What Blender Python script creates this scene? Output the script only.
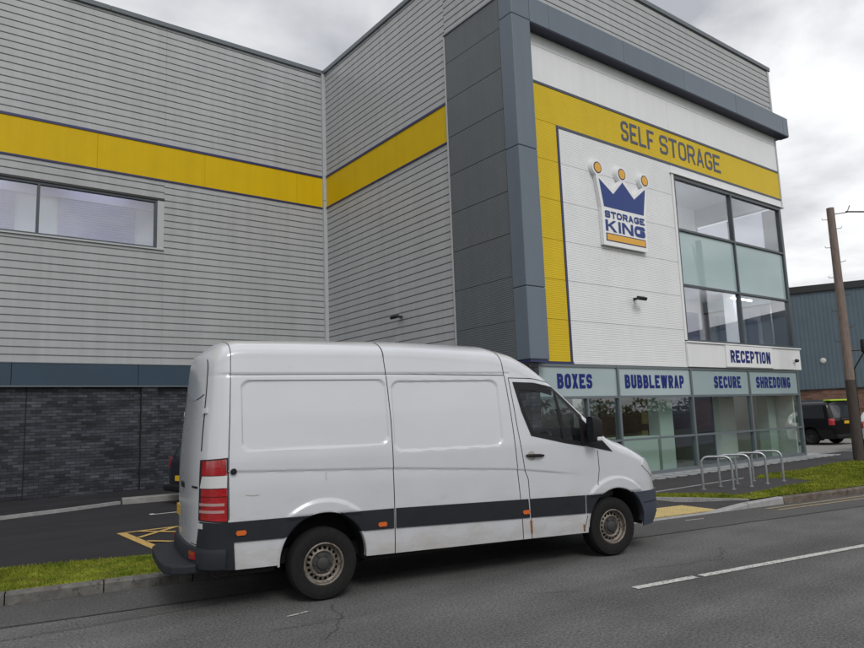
import bpy, math, random
import numpy as np
from mathutils import Matrix, Vector
random.seed(7); np.random.seed(7)
sc = bpy.context.scene
for o_ in list(bpy.data.objects): bpy.data.objects.remove(o_)
C = sc.collection
# ------------------------------------------------------------------ camera
cam = bpy.data.objects.new('camera', bpy.data.cameras.new('camera')); C.objects.link(cam)
F_PX, PITCH, ROLL, YAW = 692.54, 0.13726, 0.03672, 0.65442
_cy, _sy = math.cos(YAW), math.sin(YAW)
_f = np.array([_sy, _cy, 0]); _r = np.array([_cy, -_sy, 0]); _u = np.array([0, 0, 1.0])
_c, _s = math.cos(PITCH), math.sin(PITCH); _f, _u = _f*_c + _u*_s, _u*_c - _f*_s
_c, _s = math.cos(ROLL), math.sin(ROLL); _r, _u = _r*_c - _u*_s, _u*_c + _r*_s
cam.matrix_world = Matrix(((_r[0], _u[0], -_f[0], 0), (_r[1], _u[1], -_f[1], 0), (_r[2], _u[2], -_f[2], 1.6), (0, 0, 0, 1)))
cam.data.sensor_width = 36; cam.data.lens = F_PX/864*36
cam.data.clip_start = 0.05; cam.data.clip_end = 6000
sc.camera = cam
# ------------------------------------------------------------------ sky, sun, exposure
SUN_EL, SUN_AZ = math.radians(43), math.radians(198)      # azimuth measured clockwise from +Y
w = bpy.data.worlds.new('World'); sc.world = w; w.use_nodes = True
nt = w.node_tree; nt.nodes.clear()
def N(tree, t, **kw):
    n = tree.nodes.new(t)
    for k, v in kw.items():
        if k in n.inputs: n.inputs[k].default_value = v
        else: setattr(n, k, v)
    return n
L = nt.links.new
tc = N(nt, 'ShaderNodeTexCoord')
sky = N(nt, 'ShaderNodeTexSky'); sky.sky_type = 'NISHITA'; sky.sun_disc = False
sky.sun_elevation = SUN_EL; sky.sun_rotation = SUN_AZ; sky.air_density = 1.5; sky.dust_density = 3
sep = N(nt, 'ShaderNodeSeparateXYZ'); L(tc.outputs['Generated'], sep.inputs[0])
add = N(nt, 'ShaderNodeMath', operation='ADD'); L(sep.outputs['Z'], add.inputs[0]); add.inputs[1].default_value = 0.22
mx = N(nt, 'ShaderNodeMath', operation='MAXIMUM'); L(add.outputs[0], mx.inputs[0]); mx.inputs[1].default_value = 0.12
cmb = N(nt, 'ShaderNodeCombineXYZ'); 
for i_ in range(3): L(mx.outputs[0], cmb.inputs[i_])
div = N(nt, 'ShaderNodeVectorMath', operation='DIVIDE'); L(tc.outputs['Generated'], div.inputs[0]); L(cmb.outputs[0], div.inputs[1])
mp = N(nt, 'ShaderNodeMapping'); L(div.outputs[0], mp.inputs['Vector']); mp.inputs['Location'].default_value = (-11.336, -3.115, -4.710)
cl = N(nt, 'ShaderNodeTexNoise', Scale=1.55, Detail=7.0, Roughness=0.52, Distortion=0.25); L(mp.outputs[0], cl.inputs['Vector'])
cr = N(nt, 'ShaderNodeValToRGB'); L(cl.outputs['Fac'], cr.inputs['Fac'])
cr.color_ramp.elements[0].position = 0.38; cr.color_ramp.elements[0].color = (0.56, 0.575, 0.62, 1)
cr.color_ramp.elements[1].position = 0.60; cr.color_ramp.elements[1].color = (1.25, 1.26, 1.27, 1)
sc_ = N(nt, 'ShaderNodeVectorMath', operation='SCALE'); L(cr.outputs[0], sc_.inputs[0]); sc_.inputs['Scale'].default_value = 8.6
mixw = N(nt, 'ShaderNodeMix', data_type='RGBA'); mixw.inputs[0].default_value = 0.93
L(sky.outputs[0], mixw.inputs[6]); L(sc_.outputs[0], mixw.inputs[7])
bg = N(nt, 'ShaderNodeBackground', Strength=0.1); L(mixw.outputs[2], bg.inputs['Color'])
wo = N(nt, 'ShaderNodeOutputWorld'); L(bg.outputs[0], wo.inputs['Surface'])
sun = bpy.data.objects.new('sun', bpy.data.lights.new('sun', 'SUN')); C.objects.link(sun)
sun.data.energy = 1.3; sun.data.angle = math.radians(22); sun.data.color = (1.0, 0.97, 0.93)
_sd = Vector((math.sin(SUN_AZ)*math.cos(SUN_EL), math.cos(SUN_AZ)*math.cos(SUN_EL), math.sin(SUN_EL)))
sun.rotation_euler = _sd.to_track_quat('Z', 'Y').to_euler(); sun.location = (0, -10, 40)
vs_ = sc.view_settings; vs_.view_transform = 'Standard'; vs_.look = 'None'; vs_.gamma = 1; vs_.exposure = 0.02; vs_.use_curve_mapping = False
sc.render.resolution_x = 1024; sc.render.resolution_y = 768
# ------------------------------------------------------------------ materials
MATS = {}
def mat(name, col, rough=0.6, metal=0.0, var=0.0, vscale=8.0, bump=0.0, bscale=60.0, spec=0.5, coat=0.0, speck=None, var2=None, stretch=(1, 1, 1)):
    """plain principled material: base colour, soft colour variation, fine bump, optional dirt specks"""
    m = bpy.data.materials.new(name); m.use_nodes = True; t = m.node_tree; b = t.nodes['Principled BSDF']; l = t.links.new
    b.inputs['Base Color'].default_value = (*col, 1); b.inputs['Roughness'].default_value = rough; b.inputs['Metallic'].default_value = metal
    b.inputs['Specular IOR Level'].default_value = spec; b.inputs['Coat Weight'].default_value = coat; b.inputs['Coat Roughness'].default_value = 0.12
    co = N(t, 'ShaderNodeTexCoord'); mpp = N(t, 'ShaderNodeMapping'); l(co.outputs['Object'], mpp.inputs['Vector']); mpp.inputs['Scale'].default_value = stretch
    out = None
    if var:
        n = N(t, 'ShaderNodeTexNoise', Scale=vscale, Detail=5.0, Roughness=0.6); l(mpp.outputs[0], n.inputs['Vector'])
        r = N(t, 'ShaderNodeValToRGB'); l(n.outputs['Fac'], r.inputs['Fac'])
        r.color_ramp.elements[0].position = 0.3; r.color_ramp.elements[1].position = 0.7
        r.color_ramp.elements[0].color = (*[c*(1-var) for c in col], 1)
        r.color_ramp.elements[1].color = (*[min(1, c*(1+var)) for c in (var2 or col)], 1)
        out = r.outputs[0]
    if speck:
        scol, ssc, sth, samt = speck
        n2 = N(t, 'ShaderNodeTexNoise', Scale=ssc, Detail=3.0, Roughness=0.7); l(mpp.outputs[0], n2.inputs['Vector'])
        r2 = N(t, 'ShaderNodeValToRGB'); l(n2.outputs['Fac'], r2.inputs['Fac'])
        r2.color_ramp.elements[0].position = sth; r2.color_ramp.elements[1].position = min(1, sth+0.06)
        r2.color_ramp.elements[0].color = (0, 0, 0, 1); r2.color_ramp.elements[1].color = (samt, samt, samt, 1)
        mm = N(t, 'ShaderNodeMix', data_type='RGBA'); l(r2.outputs[0], mm.inputs[0])
        if out: l(out, mm.inputs[6])
        else: mm.inputs[6].default_value = (*col, 1)
        mm.inputs[7].default_value = (*scol, 1); out = mm.outputs[2]
    if out: l(out, b.inputs['Base Color'])
    if bump:
        n3 = N(t, 'ShaderNodeTexNoise', Scale=bscale, Detail=4.0, Roughness=0.6); l(mpp.outputs[0], n3.inputs['Vector'])
        bp = N(t, 'ShaderNodeBump', Strength=bump, Distance=0.01); l(n3.outputs['Fac'], bp.inputs['Height']); l(bp.outputs[0], b.inputs['Normal'])
    MATS[name] = m; return m
def ribbed(name, col, rough, freq, strength, var=0.04, axis='Z', metal=0.0, spec=0.4):
    """painted steel sheet with fine pressed ribs (bump only)"""
    m = mat(name, col, rough, metal, var=var, vscale=1.2, spec=spec); t = m.node_tree; l = t.links.new; b = t.nodes['Principled BSDF']
    co = N(t, 'ShaderNodeTexCoord'); wv = N(t, 'ShaderNodeTexWave', wave_type='BANDS', bands_direction=axis, wave_profile='SIN'); wv.inputs['Scale'].default_value = freq
    l(co.outputs['Object'], wv.inputs['Vector']); bp = N(t, 'ShaderNodeBump', Strength=strength, Distance=0.012); l(wv.outputs['Fac'], bp.inputs['Height']); l(bp.outputs[0], b.inputs['Normal'])
    return m
def brick_mat(name, c1, c2, mortar, rotx=True, scale=1.0):
    m = bpy.data.materials.new(name); m.use_nodes = True; t = m.node_tree; b = t.nodes['Principled BSDF']; l = t.links.new
    co = N(t, 'ShaderNodeTexCoord'); sp = N(t, 'ShaderNodeSeparateXYZ'); l(co.outputs['Object'], sp.inputs[0])
    ad = N(t, 'ShaderNodeMath', operation='ADD'); l(sp.outputs['X'], ad.inputs[0]); l(sp.outputs['Y'], ad.inputs[1])
    cb = N(t, 'ShaderNodeCombineXYZ'); l(ad.outputs[0], cb.inputs[0]); l(sp.outputs['Z'], cb.inputs[1])
    br = N(t, 'ShaderNodeTexBrick', Scale=1.0); l(cb.outputs[0], br.inputs['Vector'])
    br.inputs['Brick Width'].default_value = 0.225*scale; br.inputs['Row Height'].default_value = 0.075*scale; br.inputs['Mortar Size'].default_value = 0.006*scale
    br.inputs['Color1'].default_value = (*c1, 1); br.inputs['Color2'].default_value = (*c2, 1); br.inputs['Mortar'].default_value = (*mortar, 1); br.inputs['Bias'].default_value = -0.1
    # patches of lighter bricks laid in runs
    n = N(t, 'ShaderNodeTexNoise', Scale=1.3, Detail=4.0, Roughness=0.65); mp_ = N(t, 'ShaderNodeMapping'); mp_.inputs['Scale'].default_value = (0.7, 2.6, 1); l(cb.outputs[0], mp_.inputs['Vector']); l(mp_.outputs[0], n.inputs['Vector'])
    r = N(t, 'ShaderNodeValToRGB'); l(n.outputs['Fac'], r.inputs['Fac']); r.color_ramp.elements[0].position = 0.38; r.color_ramp.elements[1].position = 0.68
    r.color_ramp.elements[0].color = (0.62, 0.62, 0.62, 1); r.color_ramp.elements[1].color = (1.55, 1.55, 1.6, 1)
    mu = N(t, 'ShaderNodeMix', data_type='RGBA', blend_type='MULTIPLY'); mu.inputs[0].default_value = 1; l(br.outputs['Color'], mu.inputs[6]); l(r.outputs[0], mu.inputs[7])
    l(mu.outputs[2], b.inputs['Base Color']); b.inputs['Roughness'].default_value = 0.6; b.inputs['Specular IOR Level'].default_value = 0.3
    bp = N(t, 'ShaderNodeBump', Strength=0.6, Distance=0.01, invert=True); l(br.outputs['Fac'], bp.inputs['Height']); l(bp.outputs[0], b.inputs['Normal'])
    MATS[name] = m; return m
def glass(name, tint, ior=1.5, gain=1.0, rough=0.0, coatr=0.0):
    m = bpy.data.materials.new(name); m.use_nodes = True; t = m.node_tree; t.nodes.clear(); l = t.links.new
    tr = N(t, 'ShaderNodeBsdfTransparent'); tr.inputs['Color'].default_value = (*tint, 1)
    gl = N(t, 'ShaderNodeBsdfGlossy', Roughness=rough)
    # Schlick reflectance, the same from both faces of the pane
    ge = N(t, 'ShaderNodeNewGeometry'); dt = N(t, 'ShaderNodeVectorMath', operation='DOT_PRODUCT'); l(ge.outputs['Normal'], dt.inputs[0]); l(ge.outputs['Incoming'], dt.inputs[1])
    ab = N(t, 'ShaderNodeMath', operation='ABSOLUTE'); l(dt.outputs['Value'], ab.inputs[0])
    om = N(t, 'ShaderNodeMath', operation='SUBTRACT', use_clamp=True); om.inputs[0].default_value = 1.0; l(ab.outputs[0], om.inputs[1])
    pw = N(t, 'ShaderNodeMath', operation='POWER'); l(om.outputs[0], pw.inputs[0]); pw.inputs[1].default_value = 5.0
    f0 = ((ior-1)/(ior+1))**2*gain+coatr
    mu = N(t, 'ShaderNodeMath', operation='MULTIPLY_ADD', use_clamp=True); l(pw.outputs[0], mu.inputs[0]); mu.inputs[1].default_value = 1-f0; mu.inputs[2].default_value = f0
    ms = N(t, 'ShaderNodeMixShader'); l(mu.outputs[0], ms.inputs[0]); l(tr.outputs[0], ms.inputs[1]); l(gl.outputs[0], ms.inputs[2])
    o = N(t, 'ShaderNodeOutputMaterial'); l(ms.outputs[0], o.inputs['Surface']); MATS[name] = m; return m
def lamp_mat(name, col, strength):
    m = mat(name, (0.8, 0.8, 0.8), 0.4); b = m.node_tree.nodes['Principled BSDF']
    b.inputs['Emission Color'].default_value = (*col, 1); b.inputs['Emission Strength'].default_value = strength; return m
def weather(name, amt, streak=(5, 5, .18), rnd=0.05):
    """rain streaks and a small tone difference from sheet to sheet"""
    m = MATS[name]; t = m.node_tree; b = t.nodes['Principled BSDF']; l = t.links.new
    co = N(t, 'ShaderNodeTexCoord'); mpp = N(t, 'ShaderNodeMapping'); l(co.outputs['Object'], mpp.inputs['Vector']); mpp.inputs['Scale'].default_value = streak
    n = N(t, 'ShaderNodeTexNoise', Scale=1.0, Detail=5.0, Roughness=0.6); l(mpp.outputs[0], n.inputs['Vector'])
    r = N(t, 'ShaderNodeMapRange'); l(n.outputs['Fac'], r.inputs['Value']); r.inputs['From Min'].default_value = .3; r.inputs['From Max'].default_value = .7; r.inputs['To Min'].default_value = 1-amt; r.inputs['To Max'].default_value = 1+amt*.6
    oi = N(t, 'ShaderNodeObjectInfo'); r2 = N(t, 'ShaderNodeMapRange'); l(oi.outputs['Random'], r2.inputs['Value']); r2.inputs['To Min'].default_value = 1-rnd; r2.inputs['To Max'].default_value = 1+rnd
    mu = N(t, 'ShaderNodeMath', operation='MULTIPLY'); l(r.outputs[0], mu.inputs[0]); l(r2.outputs[0], mu.inputs[1])
    sc3 = N(t, 'ShaderNodeVectorMath', operation='SCALE'); l(mu.outputs[0], sc3.inputs['Scale'])
    src = b.inputs['Base Color'].links[0].from_socket if b.inputs['Base Color'].links else None
    if src: l(src, sc3.inputs[0])
    else: sc3.inputs[0].default_value = b.inputs['Base Color'].default_value[:3]
    l(sc3.outputs[0], b.inputs['Base Color'])
mat('clad_grey', (0.392, 0.402, 0.412), 0.42, var=0.05, vscale=0.7); weather('clad_grey', .09, rnd=.035)
mat('trim_grey', (0.43, 0.445, 0.455), 0.4, var=0.03)
mat('coping', (0.115, 0.135, 0.155), 0.42, var=0.05)
mat('yellow', (0.62, 0.415, 0.004), 0.5, var=0.035, vscale=1.5, spec=0.16)
ribbed('yellow_rib', (0.64, 0.455, 0.02), 0.5, 7.0, 0.3, spec=0.2)
weather('yellow', .045, rnd=.03); weather('yellow_rib', .03, rnd=.02)
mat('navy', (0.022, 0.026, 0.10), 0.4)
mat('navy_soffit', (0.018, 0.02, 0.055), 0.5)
ribbed('pilaster_rib', (0.11, 0.124, 0.134), 0.45, 7.0, 0.3)
mat('pilaster_smooth', (0.12, 0.152, 0.192), 0.38, var=0.04, vscale=1)
ribbed('white_rib', (0.73, 0.74, 0.755), 0.42, 7.0, 0.35)
mat('white_panel', (0.74, 0.75, 0.765), 0.42, var=0.03, vscale=0.8); weather('white_panel', .04, rnd=.015); weather('white_rib', .02, rnd=.015); weather('pilaster_rib', .06, rnd=.05); weather('pilaster_smooth', .05, rnd=.04)
mat('fascia', (0.036, 0.062, 0.092), 0.42, var=0.06, vscale=0.8, spec=0.3)
mat('frame', (0.055, 0.068, 0.078), 0.35)
mat('frame_pale', (0.13, 0.155, 0.17), 0.35)
brick_mat('brick_dark', (0.022, 0.023, 0.031), (0.072, 0.078, 0.092), (0.018, 0.018, 0.021))
brick_mat('brick_red', (0.13, 0.062, 0.045), (0.20, 0.10, 0.07), (0.16, 0.14, 0.12))
glass('glass', (0.92, 0.97, 0.95), 1.52, 0.8, coatr=0.08)
glass('glass_up', (0.93, 0.94, 0.97), 1.52, 1.0, coatr=0.17)
glass('glass_car', (0.80, 0.85, 0.85), 1.5, 0.8)
mat('frosted', (0.36, 0.47, 0.485), 0.03, spec=0.7, var=0.04, vscale=0.7)
mat('frosted_sign', (0.33, 0.41, 0.43), 0.04, spec=0.6, var=0.04, vscale=0.7)
mat('letter_navy', (0.010, 0.020, 0.16), 0.45, spec=0.25)
mat('letter_grey', (0.055, 0.066, 0.10), 0.45)
mat('letter_edge', (0.02, 0.025, 0.09), 0.4)
mat('crown_blue', (0.022, 0.05, 0.21), 0.4, spec=0.3)
mat('sign_white', (0.78, 0.79, 0.80), 0.35, var=0.02)
mat('sign_amber', (0.72, 0.38, 0.03), 0.35)
mat('int_wall', (0.72, 0.74, 0.74), 0.7); mat('int_floor', (0.22, 0.22, 0.22), 0.5)
mat('int_violet', (0.20, 0.21, 0.42), 0.6); mat('int_door', (0.12, 0.13, 0.22), 0.5); mat('int_green', (0.50, 0.585, 0.56), 0.5)
mat('int_brown', (0.09, 0.06, 0.045), 0.6)
ribbed('shutter', (0.15, 0.16, 0.42), 0.5, 4.5, 0.5); mat('int_lav', (0.50, 0.50, 0.74), 0.6); mat('int_pale', (0.55, 0.64, 0.72), 0.6)
lamp_mat('lamp', (1, 0.98, 0.99), 22.0); lamp_mat('fill_dim', (1, 0.98, 0.97), 5.0)  # the dimmer one serves only the added fill lights
mat('roofing', (0.25, 0.26, 0.27), 0.7)
ribbed('neigh_clad', (0.088, 0.122, 0.152), 0.45, 1.6, 0.7, var=0.08, axis='X')
def stone(name, col, grain, light, dark, rough=0.85, patch=0.16, spec=0.25, gs=42.0):
    """bituminous surface: broad worn patches plus coarse light and dark aggregate"""
    m = bpy.data.materials.new(name); m.use_nodes = True; t = m.node_tree; b = t.nodes['Principled BSDF']; l = t.links.new
    b.inputs['Roughness'].default_value = rough; b.inputs['Specular IOR Level'].default_value = spec
    co = N(t, 'ShaderNodeTexCoord'); n1 = N(t, 'ShaderNodeTexNoise', Scale=0.8, Detail=6.0, Roughness=0.62); l(co.outputs['Object'], n1.inputs['Vector'])
    mpw = N(t, 'ShaderNodeMapping'); l(co.outputs['Object'], mpw.inputs['Vector']); mpw.inputs['Rotation'].default_value = (0, 0, math.radians(10.87)); mpw.inputs['Scale'].default_value = (0.12, 1.3, 1)
    nw = N(t, 'ShaderNodeTexNoise', Scale=1.0, Detail=3.0); l(mpw.outputs[0], nw.inputs['Vector'])
    av = N(t, 'ShaderNodeMath', operation='ADD'); l(n1.outputs['Fac'], av.inputs[0]); l(nw.outputs['Fac'], av.inputs[1])
    r1 = N(t, 'ShaderNodeMapRange'); l(av.outputs[0], r1.inputs['Value']); r1.inputs['From Min'].default_value = 0.7; r1.inputs['From Max'].default_value = 1.3; r1.inputs['To Min'].default_value = 1-patch; r1.inputs['To Max'].default_value = 1+patch
    n2 = N(t, 'ShaderNodeTexNoise', Scale=gs, Detail=4.0, Roughness=0.75); l(co.outputs['Object'], n2.inputs['Vector'])
    r2 = N(t, 'ShaderNodeValToRGB'); l(n2.outputs['Fac'], r2.inputs['Fac']); e = r2.color_ramp.elements
    e[0].position = 0.33; e[0].color = (*[c*(1-grain) for c in col], 1); e[1].position = 0.67; e[1].color = (*[c*(1+grain) for c in col], 1)
    for pos, k in ((0.30, dark), (0.71, light)):
        q = e.new(pos); q.color = (*[c*k for c in col], 1)
    mu = N(t, 'ShaderNodeVectorMath', operation='SCALE'); l(r2.outputs[0], mu.inputs[0]); l(r1.outputs[0], mu.inputs['Scale']); l(mu.outputs[0], b.inputs['Base Color'])
    n3 = N(t, 'ShaderNodeTexNoise', Scale=gs*1.6, Detail=3.0, Roughness=0.7); l(co.outputs['Object'], n3.inputs['Vector'])
    bp = N(t, 'ShaderNodeBump', Strength=0.7, Distance=0.008); l(n3.outputs['Fac'], bp.inputs['Height']); l(bp.outputs[0], b.inputs['Normal']); MATS[name] = m; return m
stone('asphalt', (0.108, 0.108, 0.107), 0.6, 2.8, 0.25, patch=0.3)
stone('asphalt_patch', (0.086, 0.086, 0.086), 0.45, 2.2, 0.4)
stone('tarmac', (0.027, 0.026, 0.0295), 0.35, 2.0, 0.5, gs=60, patch=0.22)
stone('path', (0.050, 0.048, 0.051), 0.35, 1.9, 0.5, gs=60)
mat('tar', (0.028, 0.028, 0.03), 0.8)
mat('kerbstone', (0.125, 0.12, 0.112), 0.85, var=0.35, vscale=7, bump=0.5, bscale=70, speck=((0.05, 0.048, 0.042), 9, 0.56, 0.7))
mat('kerb_right', (0.12, 0.098, 0.08), 0.85, var=0.35, vscale=7, bump=0.5, bscale=70, speck=((0.05, 0.04, 0.03), 9, 0.55, 0.7))
mat('kerb_pale', (0.30, 0.30, 0.30), 0.8, var=0.15, vscale=9, bump=0.3, bscale=80)
mat('concrete', (0.24, 0.235, 0.225), 0.85, var=0.2, vscale=5, bump=0.3)
mat('slab', (0.33, 0.34, 0.35), 0.8, var=0.12, vscale=6, bump=0.2)
mat('buff', (0.48, 0.37, 0.155), 0.8, var=0.16, vscale=9, bump=0.2)
mat('paint_white', (0.52, 0.51, 0.49), 0.7, var=0.12, vscale=20, speck=((0.12, 0.12, 0.12), 38, 0.53, 0.85))
mat('paint_yellow', (0.50, 0.33, 0.10), 0.7, var=0.15, vscale=14, speck=((0.06, 0.055, 0.05), 60, 0.57, 0.7))
mat('paint_dyl', (0.33, 0.25, 0.12), 0.7, var=0.15, vscale=14, speck=((0.11, 0.105, 0.10), 40, 0.5, 0.85))
mat('soil', (0.055, 0.062, 0.022), 0.95, var=0.3, vscale=12)
mat('grass', (0.105, 0.165, 0.012), 0.7, var=0.38, vscale=2.6, var2=(0.18, 0.195, 0.022), spec=0.15, speck=((0.17, 0.135, 0.04), 4.5, 0.57, 0.55))
mat('van_white', (0.55, 0.565, 0.60), 0.22, coat=0.8, var=0.025, vscale=1.6, speck=((0.30, 0.28, 0.25), 55, 0.70, 0.5))
def grime(name, col, z0, z1, amt):
    """road film: blotches and fine splashes, thicker low down"""
    m = MATS[name]; t = m.node_tree; b = t.nodes['Principled BSDF']; l = t.links.new
    co = N(t, 'ShaderNodeTexCoord'); sp = N(t, 'ShaderNodeSeparateXYZ'); l(co.outputs['Object'], sp.inputs[0])
    zr = N(t, 'ShaderNodeMapRange'); l(sp.outputs['Z'], zr.inputs['Value']); zr.inputs['From Min'].default_value = z0; zr.inputs['From Max'].default_value = z1; zr.inputs['To Min'].default_value = 0.22; zr.inputs['To Max'].default_value = -0.12
    mpp = N(t, 'ShaderNodeMapping'); l(co.outputs['Object'], mpp.inputs['Vector']); mpp.inputs['Scale'].default_value = (2.2, 2.2, 4.5)
    n = N(t, 'ShaderNodeTexNoise', Scale=1.4, Detail=9.0, Roughness=0.72); l(mpp.outputs[0], n.inputs['Vector'])
    ad = N(t, 'ShaderNodeMath', operation='ADD'); l(n.outputs['Fac'], ad.inputs[0]); l(zr.outputs[0], ad.inputs[1])
    r = N(t, 'ShaderNodeMapRange'); l(ad.outputs[0], r.inputs['Value']); r.inputs['From Min'].default_value = .50; r.inputs['From Max'].default_value = .78; r.inputs['To Max'].default_value = amt
    mm = N(t, 'ShaderNodeMix', data_type='RGBA'); l(r.outputs[0], mm.inputs[0]); l(b.inputs['Base Color'].links[0].from_socket, mm.inputs[6]); mm.inputs[7].default_value = (*col, 1); l(mm.outputs[2], b.inputs['Base Color'])
    rr = N(t, 'ShaderNodeMapRange'); l(r.outputs[0], rr.inputs['Value']); rr.inputs['To Min'].default_value = b.inputs['Roughness'].default_value; rr.inputs['To Max'].default_value = 0.9; l(rr.outputs[0], b.inputs['Roughness'])
grime('van_white', (0.36, 0.325, 0.27), .25, 1.25, .5)
mat('van_grey', (0.020, 0.022, 0.028), 0.6, var=0.14, vscale=4, bump=0.1, bscale=300, spec=0.22)
mat('bumper_grey', (0.050, 0.060, 0.082), 0.5, var=0.1, vscale=4, spec=0.3)
mat('black_plastic', (0.010, 0.010, 0.012), 0.5, var=0.1, spec=0.3)
mat('rubber', (0.014, 0.014, 0.014), 0.85, spec=0.2, var=0.2, vscale=25, bump=0.2, bscale=150)
mat('gap', (0.006, 0.006, 0.007), 0.8)
mat('steel_rim', (0.19, 0.17, 0.145), 0.55, 0.35, var=0.35, vscale=16, speck=((0.07, 0.045, 0.03), 26, 0.54, 0.75))
mat('hubcap', (0.035, 0.034, 0.034), 0.6, var=0.2)
mat('lens_red', (0.34, 0.012, 0.018), 0.12, spec=0.6, coat=1.0, var=0.35, vscale=14, stretch=(1, 1, 5)); mat('lens_dull', (0.42, 0.26, 0.26), 0.2, coat=0.8); mat('lens_deep', (0.09, 0.006, 0.008), 0.3); mat('lens_white', (0.60, 0.60, 0.61), 0.15, coat=0.8); mat('lens_orange', (0.62, 0.13, 0.02), 0.2, coat=0.6)
mat('lens_clear', (0.60, 0.63, 0.65), 0.08, spec=0.9, coat=1.0); mat('chrome', (0.7, 0.7, 0.72), 0.12, 1.0)
mat('rust', (0.22, 0.10, 0.035), 0.9, var=0.4, vscale=40); mat('grime', (0.36, 0.34, 0.31), 0.7, var=0.2, vscale=20)
mat('cab_dark', (0.028, 0.029, 0.032), 0.7); mat('seat_cloth', (0.03, 0.032, 0.04), 0.9); mat('cab_grey', (0.12, 0.12, 0.125), 0.7)
mat('plate_yellow', (0.62, 0.40, 0.02), 0.4); mat('plate_white', (0.7, 0.7, 0.7), 0.4)
mat('car_black', (0.004, 0.004, 0.005), 0.2, coat=0.25, spec=0.3); mat('car_navy', (0.012, 0.015, 0.022), 0.2, coat=0.8); mat('car_white', (0.7, 0.7, 0.7), 0.25, coat=0.6)
mat('dark_glass', (0.02, 0.024, 0.028), 0.06, spec=0.8); mat('lime', (0.38, 0.62, 0.03), 0.4)
mat('galv', (0.42, 0.44, 0.46), 0.35, 0.75, var=0.15, vscale=12)
mat('pole_wood', (0.19, 0.145, 0.125), 0.85, var=0.3, vscale=5, bump=0.5, bscale=30, stretch=(6, 6, 0.7))
mat('pole_dark', (0.055, 0.042, 0.036), 0.8, var=0.3, vscale=5, bump=0.5, bscale=30, stretch=(6, 6, 0.7))
mat('black_metal', (0.02, 0.02, 0.022), 0.5); mat('hedge', (0.06, 0.085, 0.022), 0.8, var=0.4, vscale=5)
mat('bulkhead_lens', (0.55, 0.55, 0.52), 0.4)
# ------------------------------------------------------------------ mesh builder
class MB:
    def __init__(s): s.v = []; s.f = []
    def quad(s, a, b, c, d):
        n = len(s.v); s.v += [a, b, c, d]; s.f.append((n, n+1, n+2, n+3))
    def box(s, x0, x1, y0, y1, z0, z1):
        n = len(s.v)
        s.v += [(x0, y0, z0), (x1, y0, z0), (x1, y1, z0), (x0, y1, z0), (x0, y0, z1), (x1, y0, z1), (x1, y1, z1), (x0, y1, z1)]
        s.f += [tuple(n+i for i in q) for q in ((0, 3, 2, 1), (4, 5, 6, 7), (0, 1, 5, 4), (1, 2, 6, 5), (2, 3, 7, 6), (3, 0, 4, 7))]
        return s
    def prism(s, poly, fn0, fn1):
        """poly of 2D points, fn maps (a,b) to 3D for the two caps"""
        n = len(s.v); k = len(poly); s.v += [fn0(*p) for p in poly] + [fn1(*p) for p in poly]
        s.f.append(tuple(range(n+k-1, n-1, -1))); s.f.append(tuple(range(n+k, n+2*k)))
        for i in range(k): j = (i+1) % k; s.f.append((n+i, n+j, n+k+j, n+k+i))
        return s
    def grid(s, P, closeu=False):
        n = len(s.v); R = len(P); K = len(P[0])
        for row in P: s.v += [tuple(q) for q in row]
        for i in range(R-1):
            for j in range(K-1 if not closeu else K):
                j2 = (j+1) % K; s.f.append((n+i*K+j, n+i*K+j2, n+(i+1)*K+j2, n+(i+1)*K+j))
        return s
    def tube(s, pts, r, k=10, cap=True):
        pts = [Vector(p) for p in pts]; rows = []; up = Vector((0, 0, 1)); rr = r if isinstance(r, (list, tuple)) else [r]*len(pts); prev = None
        for i, p in enumerate(pts):
            t = (pts[min(i+1, len(pts)-1)] - pts[max(i-1, 0)]).normalized()
            if prev is None: a = t.cross(up if abs(t.z) < 0.95 else Vector((1, 0, 0))).normalized()
            else: a = (prev - t*prev.dot(t)).normalized()
            prev = a; b = t.cross(a)
            rows.append([p + (a*math.cos(2*math.pi*j/k) + b*math.sin(2*math.pi*j/k))*rr[i] for j in range(k)])
        n = len(s.v); s.grid(rows, True)
        if cap: s.f.append(tuple(range(n+k-1, n-1, -1))); m = n+(len(pts)-1)*k; s.f.append(tuple(range(m, m+k)))
        return s
    def lathe(s, prof, fn, k=48):
        """prof: (radius, axial) pairs; fn(radial_x, radial_z, axial) -> 3D"""
        s.grid([[fn(r*math.cos(2*math.pi*j/k), r*math.sin(2*math.pi*j/k), a) for j in range(k)] for r, a in prof], True); return s
    def build(s, name, m, parent=None, loc=(0, 0, 0), off=(0, 0, 0), smooth=None, bevel=0, kind=None, label=None):
        me = bpy.data.meshes.new(name); ox, oy, oz = off
        me.from_pydata([(a-ox, b-oy, c-oz) for a, b, c in s.v], [], s.f)
        me.materials.append(MATS[m])
        o = bpy.data.objects.new(name, me); C.objects.link(o); o.parent = parent; o.location = loc
        if smooth:
            me.polygons.foreach_set('use_smooth', [True]*len(me.polygons)); me.set_sharp_from_angle(angle=math.radians(smooth))
        if bevel:
            md = o.modifiers.new('bevel', 'BEVEL'); md.width = bevel; md.segments = 2; md.limit_method = 'ANGLE'; md.angle_limit = math.radians(50)
        if kind: o['kind'] = kind
        if label: o['label'] = label
        return o
def tag(o, label, cat, group=None, kind=None):
    o['label'] = label
    if cat: o['category'] = cat
    if group: o['group'] = group
    if kind: o['kind'] = kind
    return o
def thing(name, loc, label, cat, rz=0, group=None):
    o = bpy.data.objects.new(name, None); C.objects.link(o); o.location = loc; o.rotation_euler = (0, 0, rz); o.empty_display_size = 0.3
    return tag(o, label, cat, group)
def struct(o): o['kind'] = 'structure'; return o
def dupe(o, parent=None, **loc):
    c = o.copy(); C.objects.link(c); c.parent = parent; return c
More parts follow.
